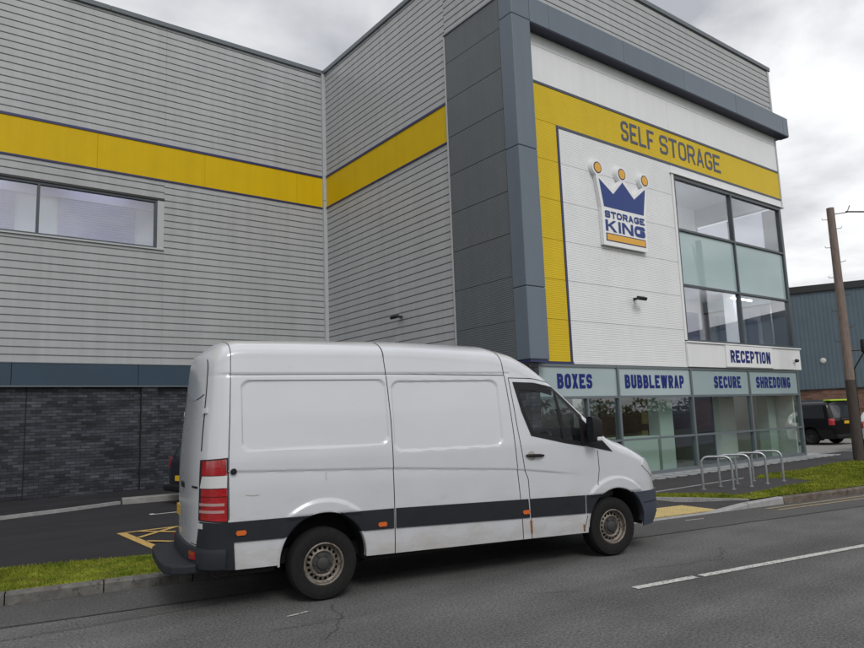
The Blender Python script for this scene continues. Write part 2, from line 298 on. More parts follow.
GLY = {'S': [[(1, .74), (1, 1), (0, 1), (0, .5), (1, .5), (1, 0), (0, 0), (0, .26)]], 'E': [[(1, 1), (0, 1), (0, 0), (1, 0)], [(0, .5), (.92, .5)]],
 'L': [[(0, 1), (0, 0), (1, 0)]], 'F': [[(0, 0), (0, 1), (1, 1)], [(0, .5), (.9, .5)]], 'T': [[(0, 1), (1, 1)], [(.5, 1), (.5, 0)]],
 'O': [[(0, .5), (0, 0), (1, 0), (1, 1), (0, 1), (0, .5)]], 'R': [[(0, 0), (0, 1), (1, 1), (1, .46), (0, .46)], [(.55, .46), (1, 0)]],
 'A': [[(0, 0), (.5, 1)], [(.5, 1), (1, 0)], [(.2, .27), (.8, .27)]], 'G': [[(1, .74), (1, 1), (0, 1), (0, 0), (1, 0), (1, .46), (.52, .46)]],
 'K': [[(0, 0), (0, 1)], [(.12, .40), (.9, 1)], [(.36, .56), (.92, 0)]], 'I': [[(0, 0), (0, 1)]], 'N': [[(0, 0), (0, 1)], [(0, 1), (1, 0)], [(1, 0), (1, 1)]]}
GLY.update({'B': [[(0, .53), (0, 1), (.93, 1), (.93, .53), (0, .53)], [(0, .53), (1, .53), (1, 0), (0, 0), (0, .53)]], 'X': [[(0, 0), (1, 1)], [(0, 1), (1, 0)]], 'U': [[(0, 1), (0, 0), (1, 0), (1, 1)]],
 'W': [[(0, 1), (.26, 0)], [(.26, 0), (.5, 1)], [(.5, 1), (.74, 0)], [(.74, 0), (1, 1)]], 'P': [[(0, 0), (0, 1), (1, 1), (1, .42), (0, .42)]], 'C': [[(1, .70), (1, 1), (0, 1), (0, 0), (1, 0), (1, .30)]],
 'H': [[(0, 0), (0, 1)], [(1, 0), (1, 1)], [(0, .5), (1, .5)]], 'D': [[(0, 0), (0, 1), (1, 1), (1, 0), (0, 0)]]})
WID = {'I': 0.0, ' ': 0.75, 'W': 1.75}
ROUND = set('SORGBUPCD')
def stroke_word(txt, x0, x1, z0, z1, fn, name, m, parent, t, gapk=0.75, off=(0, 0, 0)):
    """square-shouldered extended lettering drawn as mitred ribbons; t = stroke width in metres"""
    H = z1-z0; gap = t*gapk; wu = sum(WID.get(ch, 1.0) for ch in txt)
    tot = x1-x0; n = len(txt); W = (tot-(n-1)*gap-sum(t for ch in txt if ch != ' '))/wu
    mb = MB(); x = x0; lay = 0
    for ch in txt:
        if ch == ' ': x += 0.75*W+gap; continue
        cw = W*WID.get(ch, 1.0)
        for st in GLY[ch]:
            p = [(x+t/2+a*cw, z0+t/2+b*(H-t)) for a, b in st]
            if not (len(st) == 2 and st[0][0] != st[1][0] and st[0][1] != st[1][1]):
                for i0, i1 in ((0, 1), (-1, -2)):      # square terminals that reach the cap lines
                    (a0, b0), (a1, b1) = st[i0], st[i1]
                    if a0 == a1 and b0 in (0, 1): p[i0] = (p[i0][0], p[i0][1]+(t/2 if b0 else -t/2))
                    elif b0 == b1 and a0 in (0, 1): p[i0] = (p[i0][0]+(t/2 if a0 else -t/2), p[i0][1])
            if ch in ROUND and len(p) > 2:
                q = [p[0]]
                for i in range(1, len(p)-1):
                    a, b, c = (np.array(p[i-1]), np.array(p[i]), np.array(p[i+1]))
                    if ch in 'BDPR' and st[i][0] < .5: q.append(tuple(b)); continue
                    r = min(t*1.7, np.linalg.norm(a-b)/2.02, np.linalg.norm(c-b)/2.02)
                    d1 = b+(a-b)/np.linalg.norm(a-b)*r; d2 = b+(c-b)/np.linalg.norm(c-b)*r
                    for k in range(9): u = k/8; q.append(tuple((1-u)**2*d1+2*u*(1-u)*b+u*u*d2))
                p = q+[p[-1]]
            if len(st) == 2 and st[0][0] != st[1][0] and st[0][1] != st[1][1]:
                # diagonal: parallelogram with level ends that reach the cap lines
                (ax, az), (bx, bz) = p; th_ = math.atan2(abs(bz-az), abs(bx-ax)); hx = t/2/math.sin(th_)*.92 if th_ > .8 else t*.62
                def lev(zz, b_): return zz+(t/2 if b_ == 1 else (-t/2 if b_ == 0 else 0))
                ka, kb = lev(az, st[0][1]), lev(bz, st[1][1]); lay += 1; e = 0.0016*(lay % 4)
                mb.quad(fn(ax-hx, ka, e), fn(ax+hx, ka, e), fn(bx+hx, kb, e), fn(bx-hx, kb, e)); continue
            ls, rs = [], []
            for i in range(len(p)):
                a = np.array(p[max(i-1, 0)]); b = np.array(p[i]); c = np.array(p[min(i+1, len(p)-1)])
                d1 = (b-a); d2 = (c-b); d1 = d1/np.linalg.norm(d1) if np.linalg.norm(d1) > 1e-9 else None; d2 = d2/np.linalg.norm(d2) if np.linalg.norm(d2) > 1e-9 else None
                if d1 is None: d1 = d2
                if d2 is None: d2 = d1
                n1 = np.array([-d1[1], d1[0]]); n2 = np.array([-d2[1], d2[0]]); mm = n1+n2; mm /= np.linalg.norm(mm); sc2 = 1/max(0.45, mm@n1)
                ls.append(b+mm*t/2*sc2); rs.append(b-mm*t/2*sc2)
            k = len(mb.v); lay += 1; e = 0.0016*(lay % 4)
            for i, (a, b) in enumerate(zip(ls, rs)): mb.v += [fn(a[0], a[1], e+i*4e-5), fn(b[0], b[1], e+i*4e-5)]
            mb.f += [(k+2*i, k+2*i+1, k+2*i+3, k+2*i+2) for i in range(len(ls)-1)]
        x += cw+t+gap
    return mb.build(name, m, parent, off=off)
# ------------------------------------------------------------------ site layout
X2, Y1, Y3, YP = 10.632, 19.334, 10.707, 12.897      # wing corner, set-back wall, front wall, back edge of the dark pier
ROADZ = -0.12
KO = np.array([0, 8.72]); KD = np.array([.98259, -.18571]); KN = np.array([.18571, .98259])
def qr(q, r): a = KO+KD*q+KN*r; return float(a[0]), float(a[1])
def q3(q, r, z): a, b = qr(q, r); return (a, b, z)
def smooth01(x): x = max(0, min(1, x)); return x*x*(3-2*x)
def drop(q): return max(0, min(1, (q-7.3)/.9, (12.16-q)/.87))
def site_z(q, r): return -0.112*drop(q)*(1-smooth01((r-.9)/.9))
mb = MB(); mb.quad((-2500, -2500, -.16), (2500, -2500, -.16), (2500, 2500, -.16), (-2500, 2500, -.16))
struct(mb.build('ground', 'soil'))
mb = MB(); mb.quad(q3(-70, -7.2, ROADZ), q3(120, -7.2, ROADZ), q3(120, .06, ROADZ), q3(-70, .06, ROADZ)); struct(mb.build('road', 'asphalt'))
mb = MB()
mb.quad(q3(-30, -.86, ROADZ+.004), q3(6, -.98, ROADZ+.004), q3(6, .0, ROADZ+.004), q3(-30, .0, ROADZ+.004))
mb.quad(q3(6, -.98, ROADZ+.004), q3(40, -1.1, ROADZ+.004), q3(40, .0, ROADZ+.004), q3(6, .0, ROADZ+.004))
struct(mb.build('road_edge_strip', 'asphalt_patch'))
def ribbon2(mb, pts, wd, z):
    for (a, b) in zip(pts[:-1], pts[1:]):
        a = np.array(a); b = np.array(b); d = b-a; d = d/np.linalg.norm(d); n = np.array([-d[1], d[0]])*wd/2
        mb.quad((*(a-n), z), (*(b-n), z), (*(b+n), z), (*(a+n), z))
def jag(p0, p1, n, amp):
    p0 = np.array(p0); p1 = np.array(p1); d = p1-p0; nn = np.array([-d[1], d[0]])/np.linalg.norm(d)
    return [tuple(p0+d*i/n+nn*(random.uniform(-amp, amp) if 0 < i < n else 0)) for i in range(n+1)]
mb = MB()
ribbon2(mb, jag(qr(-6, -.88), qr(6, -.98), 40, .012), .014, ROADZ+.008)
ribbon2(mb, jag(qr(6, -.98), qr(30, -1.09), 60, .012), .013, ROADZ+.008)
ribbon2(mb, jag((3.36, 6.15), (3.24, 5.66), 9, .03)+jag((3.24, 5.66), (2.8, 5.22), 9, .04)[1:], .005, ROADZ+.009)
ribbon2(mb, jag((3.24, 5.66), (2.6, 5.75), 8, .03), .006, ROADZ+.009)
ribbon2(mb, jag((.7, 7.15), (2.6, 7.0), 14, .03), .009, ROADZ+.009)
ribbon2(mb, jag((6.4, 5.05), (7.6, 4.62), 12, .04), .006, ROADZ+.009)
ribbon2(mb, jag((4.9, 5.2), (5.4, 4.8), 8, .05), .006, ROADZ+.009)
ribbon2(mb, jag((7.6, 4.62), (8.3, 5.0), 9, .04), .006, ROADZ+.009)
struct(mb.build('road_cracks', 'tar'))
# site surface (car park and yard), sloping to the road at the dropped crossing
qs = sorted(set([-70, -40, -20, -8] + [round(-2+.5*i, 2) for i in range(18)] + [round(7+.2*i, 2) for i in range(28)] + [13, 14, 16, 20, 30, 60, 120]))
rs = [.13, .3, .5, .7, .9, 1.1, 1.3, 1.5, 1.8, 2.2, 3, 5, 10, 30, 70]
mb = MB(); mb.grid([[q3(q, r, site_z(q, r)) for r in rs] for q in qs]); struct(mb.build('car_park', 'tarmac', smooth=60))
mb = MB(); mb.quad(q3(-70, -7.35, .0), q3(120, -7.35, .0), q3(120, -40, .0), q3(-70, -40, .0)); mb.box  
struct(mb.build('opposite_verge', 'soil'))
# far side kerb
k = MB(); k.prism([(-70, -7.35), (120, -7.35), (120, -7.2), (-70, -7.2)], lambda a, b: q3(a, b, -.15), lambda a, b: q3(a, b, .004)); struct(k.build('opposite_kerb', 'kerbstone'))
# kerbs, stone by stone
kerb = MB(); kerb.prism([(-30, .01), (60, .01), (60, .12), (-30, .12)], lambda a, b: q3(a, b, -.16), lambda a, b: q3(a, b, -.125)); kerb = struct(kerb.build('kerb', 'concrete'))
q = -7.3+.02; i_ = 0
while q < 32:
    l_ = .915; mk = MB(); g = .006
    zt = [(-.112*drop(q+a) + .004) for a in (g, l_-g)]
    v = []
    dz = random.uniform(-.004, .004); dr = random.uniform(-.005, .005)
    for (qq, z1) in ((q+g, zt[0]), (q+l_-g, zt[1])):
        v.append([q3(qq, 0+dr, -.15), q3(qq, .003+dr, z1-.022+dz), q3(qq, .022+dr, z1+dz), q3(qq, .125, z1+.001), q3(qq, .125, -.15)])
    n = len(mk.v); mk.v += v[0]+v[1]; mk.f += [(0, 1, 2, 3, 4), (9, 8, 7, 6, 5)] + [(i, i+5, (i+1) % 5+5, (i+1) % 5) for i in range(5)]
    mk.build('kerbstone', 'kerb_pale' if 7.2 < q < 12.3 else ('kerbstone' if q < 8 else 'kerb_right'), kerb); q += l_
# footway at the crossing, edging, hardstanding for the cycle stands
mb = MB(); mb.grid([[q3(q_, r_, site_z(q_, r_)+.006) for r_ in (.13, .4, .7, .9, 1.1, 1.3, 1.5, 1.7, 1.95)] for q_ in [5.5+.25*i for i in range(28)]]); struct(mb.build('footway', 'path', smooth=60))
mb = MB(); pts = [(9.5, 9.4), (11.6, 8.75), (12.2, 7.95), (12.54, 7.12), (13.6, 7.09), (15.62, 7.11), (15.86, 7.77), (15.62, 8.43), (16.25, 8.68), (18.2, 8.66), (22.5, 8.84), (26, 9.2), (26, 10.8), (9.5, 10.8)]
mb.v = [(a, b, .008) for a, b in pts]; mb.f = [tuple(range(len(pts)))]; struct(mb.build('forecourt', 'path'))
mb = MB()
for a, b in (((11.0, 8.6), (15.5, 8.655)), ((11.1, 8.4), (11.37, 7.98)), ((11.37, 7.98), (11.60, 7.53)), ((11.60, 7.53), (11.97, 6.62))):
    a = np.array(a); b = np.array(b); d = (b-a)/np.linalg.norm(b-a); n = np.array([-d[1], d[0]])*.022; z0 = -.02; z1 = .014
    mb.prism([tuple(a-n), tuple(b-n), tuple(b+n), tuple(a+n)], lambda x, y: (x, y, -.1), lambda x, y: (x, y, .016))
struct(mb.build('path_edging', 'kerb_pale'))
# buff blister paving: one slab mesh shared by all
tac = MB(); tac.prism([(9.3, .14), (11.34, .14), (11.34, 1.05), (9.3, 1.05)], lambda a, b: q3(a, b, -.2), lambda a, b: q3(a, b, site_z(10, b)-.004+.006))
tac = struct(tac.build('tactile_paving', 'concrete'))
sl = MB(); S_ = .40
sl.box(.006, S_-.006, .006, S_-.006, -.03, .012)
for i in range(6):
    for j in range(6):
        cx, cy = (i+.5)*S_/6, (j+.5)*S_/6; n = len(sl.v)
        sl.v += [(cx+.016*math.cos(t*math.pi/3), cy+.016*math.sin(t*math.pi/3), .012) for t in range(6)] + [(cx+.009*math.cos(t*math.pi/3), cy+.009*math.sin(t*math.pi/3), .018) for t in range(6)]
        sl.f += [(n+t, n+(t+1) % 6, n+6+(t+1) % 6, n+6+t) for t in range(6)] + [tuple(n+6+t for t in range(6))]
first = None; ang = math.atan2(KD[1], KD[0])
for i in range(5):
    for j in range(2):
        loc = q3(9.34+S_*i, .14+S_*1.0*j+.0, site_z(10, .14)+.008+ (0 if j == 0 else .0))
        if first is None: first = sl.build('paving_slab', 'buff', tac, loc); o = first
        else: o = first.copy(); C.objects.link(o); o.location = loc; o.parent = tac
        o.rotation_euler = (random.uniform(-.004, .004), random.uniform(-.004, .004), ang)
# slab strip in front of the shop windows
strip = MB(); strip.quad((9.8, 10.02, .012), (24.2, 10.02, .012), (24.2, 10.62, .012), (9.8, 10.62, .012)); strip = struct(strip.build('slab_strip', 'path'))
sl = MB(); sl.box(0, .30, 0, .52, -.03, .016); first = None
for i in range(31):
    loc = (10.2+.45*i, 10.06, .014)
    if first is None: o = first = sl.build('paving_slab', 'slab', strip, loc)
    else: o = first.copy(); C.objects.link(o); o.location = loc; o.parent = strip
    o.rotation_euler = (0, 0, random.uniform(-.01, .01))
# footway along the brick wall, its kerb, concrete block
pts = [(-14, 15.2), (1.6, 15.9), (2.8, 16.25), (3.96, 16.72), (5.08, 16.5), (8, 16.0), (X2+.1, 15.6), (X2+.1, Y1+.2), (-14, Y1+.2)]
mb = MB(); mb.prism(pts, lambda x, y: (x, y, -.05), lambda x, y: (x, y, .055)); struct(mb.build('wall_footway', 'tarmac'))
kw = MB()
for a, b in zip(pts[:3], pts[1:4]):
    a = np.array(a); b = np.array(b); d = (b-a)/np.linalg.norm(b-a); n = np.array([-d[1], d[0]])
    kw.prism([tuple(a-n*.02), tuple(b-n*.02), tuple(b+n*.09), tuple(a+n*.09)], lambda x, y: (x, y, -.05), lambda x, y: (x, y, .065))
struct(kw.build('wall_footway_kerb', 'kerb_pale'))
mb = MB(); mb.prism([(3.98, 16.6), (5.2, 16.38), (8.0, 15.9), (8.0, 16.15), (5.25, 16.72), (4.02, 16.86)], lambda x, y: (x, y, -.05), lambda x, y: (x, y, .13)); struct(mb.build('raised_kerb', 'concrete', bevel=.015))
# markings
def dash(mb, q0, q1, r, wd, z): mb.quad(q3(q0, r-wd/2, z), q3(q1, r-wd/2, z), q3(q1, r+wd/2, z), q3(q0, r+wd/2, z))
mb = MB()
for q0, q1 in ((-9, -5), (6.53, 7.36), (7.44, 10.6), (16.6, 20.6), (26.6, 30.6)): dash(mb, q0, q1, -3.06, .10, ROADZ+.006)
struct(mb.build('centre_line', 'paint_white'))
mb = MB(); ribbon2(mb, [(2.88, 6.065), (3.0, 6.07), (3.1, 6.085)], .03, ROADZ+.006); ribbon2(mb, [(9.9, 6.55), (10.25, 6.45)], .03, ROADZ+.009); struct(mb.build('paint_scrap', 'paint_white'))
mb = MB(); dash(mb, 12.1, 60, -.22, .075, ROADZ+.009); dash(mb, 12.1, 60, -.44, .075, ROADZ+.009); struct(mb.build('double_yellow_lines', 'paint_dyl'))
mb = MB(); zc = .006
ribbon2(mb, [(2.87, 9.73), (2.87, 12.03)], .13, zc); ribbon2(mb, [(2.94, 12.0), (6.4, 12.0)], .09, zc); ribbon2(mb, [(6.4, 9.73), (6.4, 12.05)], .1, zc)
def clipline(p, d, z):
    p = np.array(p); d = np.array(d)/np.linalg.norm(d); ts = []
    t0, t1 = -9, 9
    for ax, lo, hi in ((0, 2.935, 6.35), (1, 9.72, 11.955)):
        a, b = sorted(((lo-p[ax])/d[ax], (hi-p[ax])/d[ax])); t0 = max(t0, a); t1 = min(t1, b)
    if t1 > t0+.05: ribbon2(mb, [tuple(p+d*t0), tuple(p+d*t1)], .09, z)
for i in range(-4, 5):
    clipline((2.95+1.2*i, 11.27), (.8, .74), zc+.004)
    clipline((3.14+1.0*i, 11.89), (.43, -.59), zc+.008)
struct(mb.build('bay_hatching', 'paint_yellow'))
mb = MB(); ribbon2(mb, [(3.87, 14.08), (9.5, 13.8)], .09, zc); ribbon2(mb, [(3.90, 13.98), (3.93, 14.2)], .09, zc+.004); struct(mb.build('bay_line', 'paint_white'))
mb = MB(); ribbon2(mb, [(24.5, 11.2), (40, 9.6)], .25, .012); struct(mb.build('yard_line', 'concrete'))
mb = MB(); pts = [(24.2, 9.6), (60, 5.5), (60, 22), (24.2, 22)]; mb.v = [(a, b, .004) for a, b in pts]; mb.f = [(0, 1, 2, 3)]; struct(mb.build('yard', 'concrete'))
# ------------------------------------------------------------------ storage building
B0 = (X2, Y3, 0)
bld = thing('storage_building', B0, 'large grey clad self storage warehouse with yellow band, dark pier and glazed corner', 'building')
def bpart(mb, name, m, parent=None, **kw): return mb.build(name, m, parent or bld, off=B0, **kw)
PITCHC = .1925
def clad(name, axis, a, b, z0, z1, face, out, m='clad_grey', parent=None):
    """sheet of horizontally ribbed cladding; axis 'x': wall in plane y=face, 'y': wall in plane x=face; out = outward sign"""
    prof = []; z = z0
    while z < z1-1e-6:
        for dz, d in ((0, 0), (.158, 0), (.165, -.036), (.186, -.036)):
            if z+dz <= z1: prof.append((z+dz, d))
        z += PITCHC
    prof.append((z1, 0))
    rows = [[((t, face+out*d, zz) if axis == 'x' else (face+out*d, t, zz)) for zz, d in prof] for t in (a, b)]
    mbb = MB(); mbb.grid(rows)
    if (axis == 'x') == (out < 0): mbb.f = [f for f in mbb.f]
    return bpart(mbb, name, m, parent)
ZR, ZYT, ZYB = 13.13, 9.53, 8.545
WX0, WX1, WZ0, WZ1 = -9.2, 5.36, 6.56, 7.93
# masonry core and closing walls
mb = MB(); mb.box(-16, X2, Y1+.06, Y1+.26, 0, 2.76); brick = bpart(mb, 'brick_wall', 'brick_dark')
mb = MB(); mb.box(X2+.06, X2+.26, YP-2.0, Y1+.05, 0, 2.76); bpart(mb, 'brick_wall', 'brick_dark')
for (a, b) in ((5.05, 5.46), (-3.2, -2.8)): bpart(MB().box(a, b, Y1-.03, Y1+.058, 0, 2.75), 'brick_pier', 'brick_dark', brick)
for a in (2.383, -.6, 8.2): bpart(MB().box(a, a+.02, Y1+.045, Y1+.058, 0, 2.75), 'movement_joint', 'gap', brick)
bpart(MB().box(5.03, 5.048, Y1-.02, Y1+.058, 0, 2.75), 'movement_joint', 'gap', brick)
bpart(MB().box(X2-.02, 10.885, Y3-.24, Y3+.35, 0, 2.74), 'brick_pier', 'brick_dark')  # unseen foot, added to close a light leak under the dark pier
# fascia panels over the brick
for a, b in ((-16, -3.75), (-3.74, -.85), (-.84, 2.04), (2.05, 4.94), (4.95, 7.84), (7.85, X2-.02)):
    bpart(MB().box(a, b, Y1-.05, Y1+.055, 2.78, 3.32), 'fascia_panel', 'fascia', bevel=.006)
bpart(MB().box(-16, X2-.02, Y1-.085, Y1+.05, 2.742, 2.776), 'drip_trim', 'frame_pale'); bpart(MB().box(-16, X2-.02, Y1-.06, Y1+.05, 3.324, 3.345), 'drip_trim', 'frame_pale')
bpart(MB().box(X2-.05, X2+.05, YP, Y1-.05, 2.78, 3.32), 'fascia_panel', 'fascia', bevel=.006)
# cladding sheets, set-back wall
for a, b in ((-16, -4.3), (-4.295, 1.26), (1.265, 5.54), (5.545, X2-.1)):
    clad('cladding_sheet', 'x', a, b, ZYT+.07, ZR, Y1, -1)
    if b <= 5.55:
        clad('cladding_sheet', 'x', a, b, WZ1+.07, ZYB-.045, Y1, -1); clad('cladding_sheet', 'x', a, b, 3.35, WZ0-.05, Y1, -1)
    else: clad('cladding_sheet', 'x', a, b, 3.35, ZYB-.045, Y1, -1)
yj = [-16, -4.9, -2.0, .9, 3.79, 6.68, 9.62, X2-.1]
for a, b in zip(yj[:-1], yj[1:]): bpart(MB().box(a+.003, b-.003, Y1-.012, Y1+.05, ZYB, ZYT), 'band_panel', 'yellow')
bpart(MB().box(-16, X2-.1, Y1-.03, Y1+.05, ZYT, ZYT+.068), 'band_trim', 'navy'); bpart(MB().box(-16, X2-.1, Y1-.03, Y1+.05, ZYB-.045, ZYB), 'band_trim', 'navy')
# side wall
for a, b in ((YP, 15.9), (15.905, Y1-.1)):
    clad('cladding_sheet', 'y', a, b, ZYT+.07, ZR, X2, -1); clad('cladding_sheet', 'y', a, b, 3.35, ZYB-.045, X2, -1)
clad('cladding_sheet', 'y', Y3, YP-.005, 11.39, ZR, X2, -1)
for a, b in ((YP, 15.2), (15.2, 17.4), (17.4, Y1-.1)): bpart(MB().box(X2-.012, X2+.05, a+.003, b-.003, ZYB, ZYT), 'band_panel', 'yellow')
bpart(MB().box(X2-.03, X2+.05, YP, Y1-.1, ZYT, ZYT+.068), 'band_trim', 'navy'); bpart(MB().box(X2-.03, X2+.05, YP, Y1-.1, ZYB-.045, ZYB), 'band_trim', 'navy')
for a, b in ((3.35, 8.75), (8.76, ZR)): bpart(MB().box(X2-.11, X2+.02, Y1-.115, Y1+.02, a, b), 'corner_trim', 'trim_grey', bevel=.01)
# roof edge
for a, b in ((-16, -2), (-1.99, 4), (4.01, X2-.065)): bpart(MB().box(a, b, Y1-.07, Y1+.3, ZR, ZR+.14), 'coping', 'coping', bevel=.01)
bpart(MB().box(X2-.06, X2+.3, Y3-.05, Y1+.3, ZR+.003, ZR+.143), 'coping', 'coping', bevel=.01)
for a, b in ((X2+.301, 16.9), (16.91, 21.2), (21.21, 23.36)): bpart(MB().box(a, b, Y3-.05, Y3+.3, ZR, ZR+.14), 'coping', 'coping', bevel=.01)
mb = MB(); mb.box(-16, X2+.02, Y1+.3, 40, ZR-.3, ZR-.05); mb.box(X2+.02, 23.2, Y3+.3, 40, ZR-.31, ZR-.06); bpart(mb, 'roof', 'roofing')
mb = MB(); mb.box(23.0, 23.2, Y3+3.1, 40, 3.5, ZR-.06); mb.box(23.0, 23.19, Y3+.21, Y3+3.1, 8.3, ZR-.06); mb.box(-16, 23.2, 40, 40.2, 0, ZR); mb.box(-16.2, -16, Y1, 40.2, 0, ZR); bpart(mb, 'rear_wall', 'clad_grey')
bpart(MB().box(22.95, 23.15, Y3+6, 40, 0, 3.5), 'rear_wall', 'clad_grey')
# front: upper cladding, lintel and pier
for a, b in ((X2, 16.9), (16.905, 23.2)): clad('cladding_sheet', 'x', a, b, 11.39, ZR, Y3, -1)
bpart(MB().box(23.2, 23.3, Y3-.02, Y3+.1, 11.39, ZR), 'corner_trim', 'trim_grey')
for a, b in ((11.185, 11.845), (11.85, 14.695), (14.7, 17.48), (17.485, 20.295), (20.3, 23.3), (23.305, 23.66)):
    bpart(MB().box(a, b, 10.4, 10.69, 10.735, 11.38), 'lintel_panel', 'pilaster_smooth', bevel=.012)
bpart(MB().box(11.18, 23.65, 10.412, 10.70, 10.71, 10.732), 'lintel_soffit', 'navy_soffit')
bpart(MB().box(23.2, 23.66, 10.69, 11.6, 10.735, 11.38), 'lintel_panel', 'pilaster_smooth', bevel=.012)
zj = [2.80, 3.69, 4.67, 5.65, 6.63, 7.617, 8.60, 9.585, 10.57, 11.345]
for a, b in zip(zj[:-1], zj[1:]): bpart(MB().box(X2-.04, X2+.05, 10.835, YP-.05, a+.004, b-.004), 'pier_panel', 'pilaster_rib', bevel=.006)
for a, b in ((2.80, 4.4), (4.4, 7.59), (7.59, 10.75), (10.75, 11.38)):
    bpart(MB().box(X2-.045, 11.18, 10.4, 10.83, a+.003, b-.003), 'pier_corner', 'pilaster_smooth', bevel=.02)
bpart(MB().box(X2-.05, X2+.05, YP-.048, YP-.002, 2.8, 11.35), 'pier_trim', 'trim_grey')
bpart(MB().box(X2-.06, X2+.05, 10.84, YP, 11.35, 11.385), 'pier_trim', 'coping')
bpart(MB().box(X2+.055, 11.15, 10.84, YP-.1, 2.76, 11.3), 'pier_core', 'pilaster_smooth')
bpart(MB().box(X2-.03, 11.17, 10.42, Y3+.06, 2.745, 2.797), 'pier_trim', 'navy'); bpart(MB().box(11.175, 12.272, Y3-.014, Y3+.06, 2.745, 2.797), 'pier_trim', 'navy')
# front: white and yellow flush panels
FZ = [2.80, 3.77, 4.71, 5.655, 6.625, 7.585, 8.535]
for a, b in zip(FZ[:-1], FZ[1:]):
    bpart(MB().box(11.18, 12.20, Y3, Y3+.06, a+.003, b-.003), 'front_panel', 'yellow_rib', bevel=.004)
    bpart(MB().box(12.275, 16.85, Y3, Y3+.06, a+.003, b-.003), 'front_panel', 'white_rib', bevel=.004)
for a, b in ((11.18, 16.92), (16.925, 23.22)):
    bpart(MB().box(a, b, Y3, Y3+.06, 8.54, 9.435), 'front_panel', 'yellow_rib' , bevel=.004)
    bpart(MB().box(a, b, Y3, Y3+.06, 9.51, 10.41), 'front_panel', 'white_panel', bevel=.004)
    bpart(MB().box(a, b, Y3, Y3+.06, 10.418, 10.75), 'front_panel', 'white_panel', bevel=.004)
bpart(MB().box(11.18, 23.25, Y3-.012, Y3+.05, 9.44, 9.505), 'band_trim', 'letter_grey')
bpart(MB().box(12.20, 23.25, Y3-.012, Y3+.05, 8.47, 8.535), 'band_trim', 'letter_grey')
bpart(MB().box(12.203, 12.272, Y3-.012, Y3+.05, 2.80, 8.468), 'band_trim', 'navy')
bpart(MB().box(16.853, 23.25, Y3-.004, Y3+.06, 8.25, 8.468), 'front_panel', 'white_panel', bevel=.004)
bpart(MB().box(23.225, 23.3, Y3-.014, Y3+.2, 8.27, 10.74), 'corner_trim', 'trim_grey')
bpart(MB().box(16.853, 16.95, Y3-.03, Y3+.06, 3.50, 8.25), 'window_trim', 'white_panel', bevel=.006)
bpart(MB().box(16.80, 23.3, Y3-.06, Y3+.06, 8.215, 8.248), 'window_trim', 'white_panel')
bpart(MB().box(16.85, 23.3, Y3-.10, Y3+.06, 3.425, 3.465), 'window_trim', 'white_panel', bevel=.006)
for a, b in ((16.86, 18.6), (18.605, 21.5), (21.505, 23.26)):
    bpart(MB().box(a, b, Y3-.06, Y3+.06, 2.765, 3.42), 'front_panel', 'white_panel', bevel=.006)
bpart(MB().box(12.3, 16.855, Y3-.02, Y3+.06, 2.755, 2.797), 'window_trim', 'white_panel')
# back boards that close the wall behind the panels
mb = MB(); mb.box(11.2, 16.86, Y3+.065, Y3+.2, 2.76, 8.3); mb.box(11.2, 23.0, Y3+.065, Y3+.2, 8.3, ZR-.1); bpart(mb, 'wall_core', 'int_wall')
bpart(MB().box(X2+.07, X2+.2, Y3+.2, Y1, 2.77, ZR-.1), 'wall_core', 'int_wall')
mb = MB(); mb.box(-16, X2, Y1+.07, Y1+.2, 2.77, WZ0-.04); mb.box(-16, X2, Y1+.07, Y1+.2, WZ1+.05, ZR-.1); mb.box(5.42, X2, Y1+.07, Y1+.2, WZ0-.04, WZ1+.05); bpart(mb, 'wall_core', 'int_wall')
fn3 = lambda a, b, e=0: (a, Y3-.004-e, b)
stroke_word('SELF', 14.74, 16.20, 8.73, 9.285, fn3, 'lettering', 'letter_grey', bld, .084, off=B0)
stroke_word('STORAGE', 16.45, 19.56, 8.73, 9.285, fn3, 'lettering', 'letter_grey', bld, .084, off=B0)
# first floor corner window
win = MB()
FR = .035
for x in (16.985, 19.96, 23.0): win.box(x-FR, x+FR, Y3-.015, Y3+.12, 3.47, 8.21)
for z, h_ in ((3.50, .03), (5.045, .03), (6.63, .03), (8.16, .05)):
    for a, b in ((17.02, 19.925), (19.995, 22.965)): win.box(a, b, Y3-.01, Y3+.115, z-h_, z+h_)
win = bpart(win, 'corner_window', 'frame')
bpart(MB().box(23.036, 23.10, Y3-.015, Y3+.6, 3.47, 8.21), 'frame_return', 'frame', win)
for a, b in ((17.02, 19.925), (19.995, 22.965)):
    for z0, z1, m in ((3.53, 5.015, 'glass_up'), (5.075, 6.60, 'frosted'), (6.66, 8.11, 'glass_up')):
        y_ = Y3+.05; bpart(MB().box(a, b, y_, y_+.012, z0, z1), 'pane', m, win)
for z0, z1, m in ((3.53, 5.015, 'glass_up'), (5.075, 6.60, 'frosted'), (6.66, 8.2, 'glass_up')): bpart(MB().box(23.05, 23.062, Y3+.61, Y3+3.09, z0, z1), 'pane', m, win)
for z in (3.49, 5.045, 6.63): bpart(MB().box(23.03, 23.10, Y3+.61, Y3+3.09, z-.03, z+.03), 'frame_return', 'frame', win)
bpart(MB().box(23.032, 23.098, Y3+1.8, Y3+1.86, 3.53, 8.2), 'frame_return', 'frame', win)
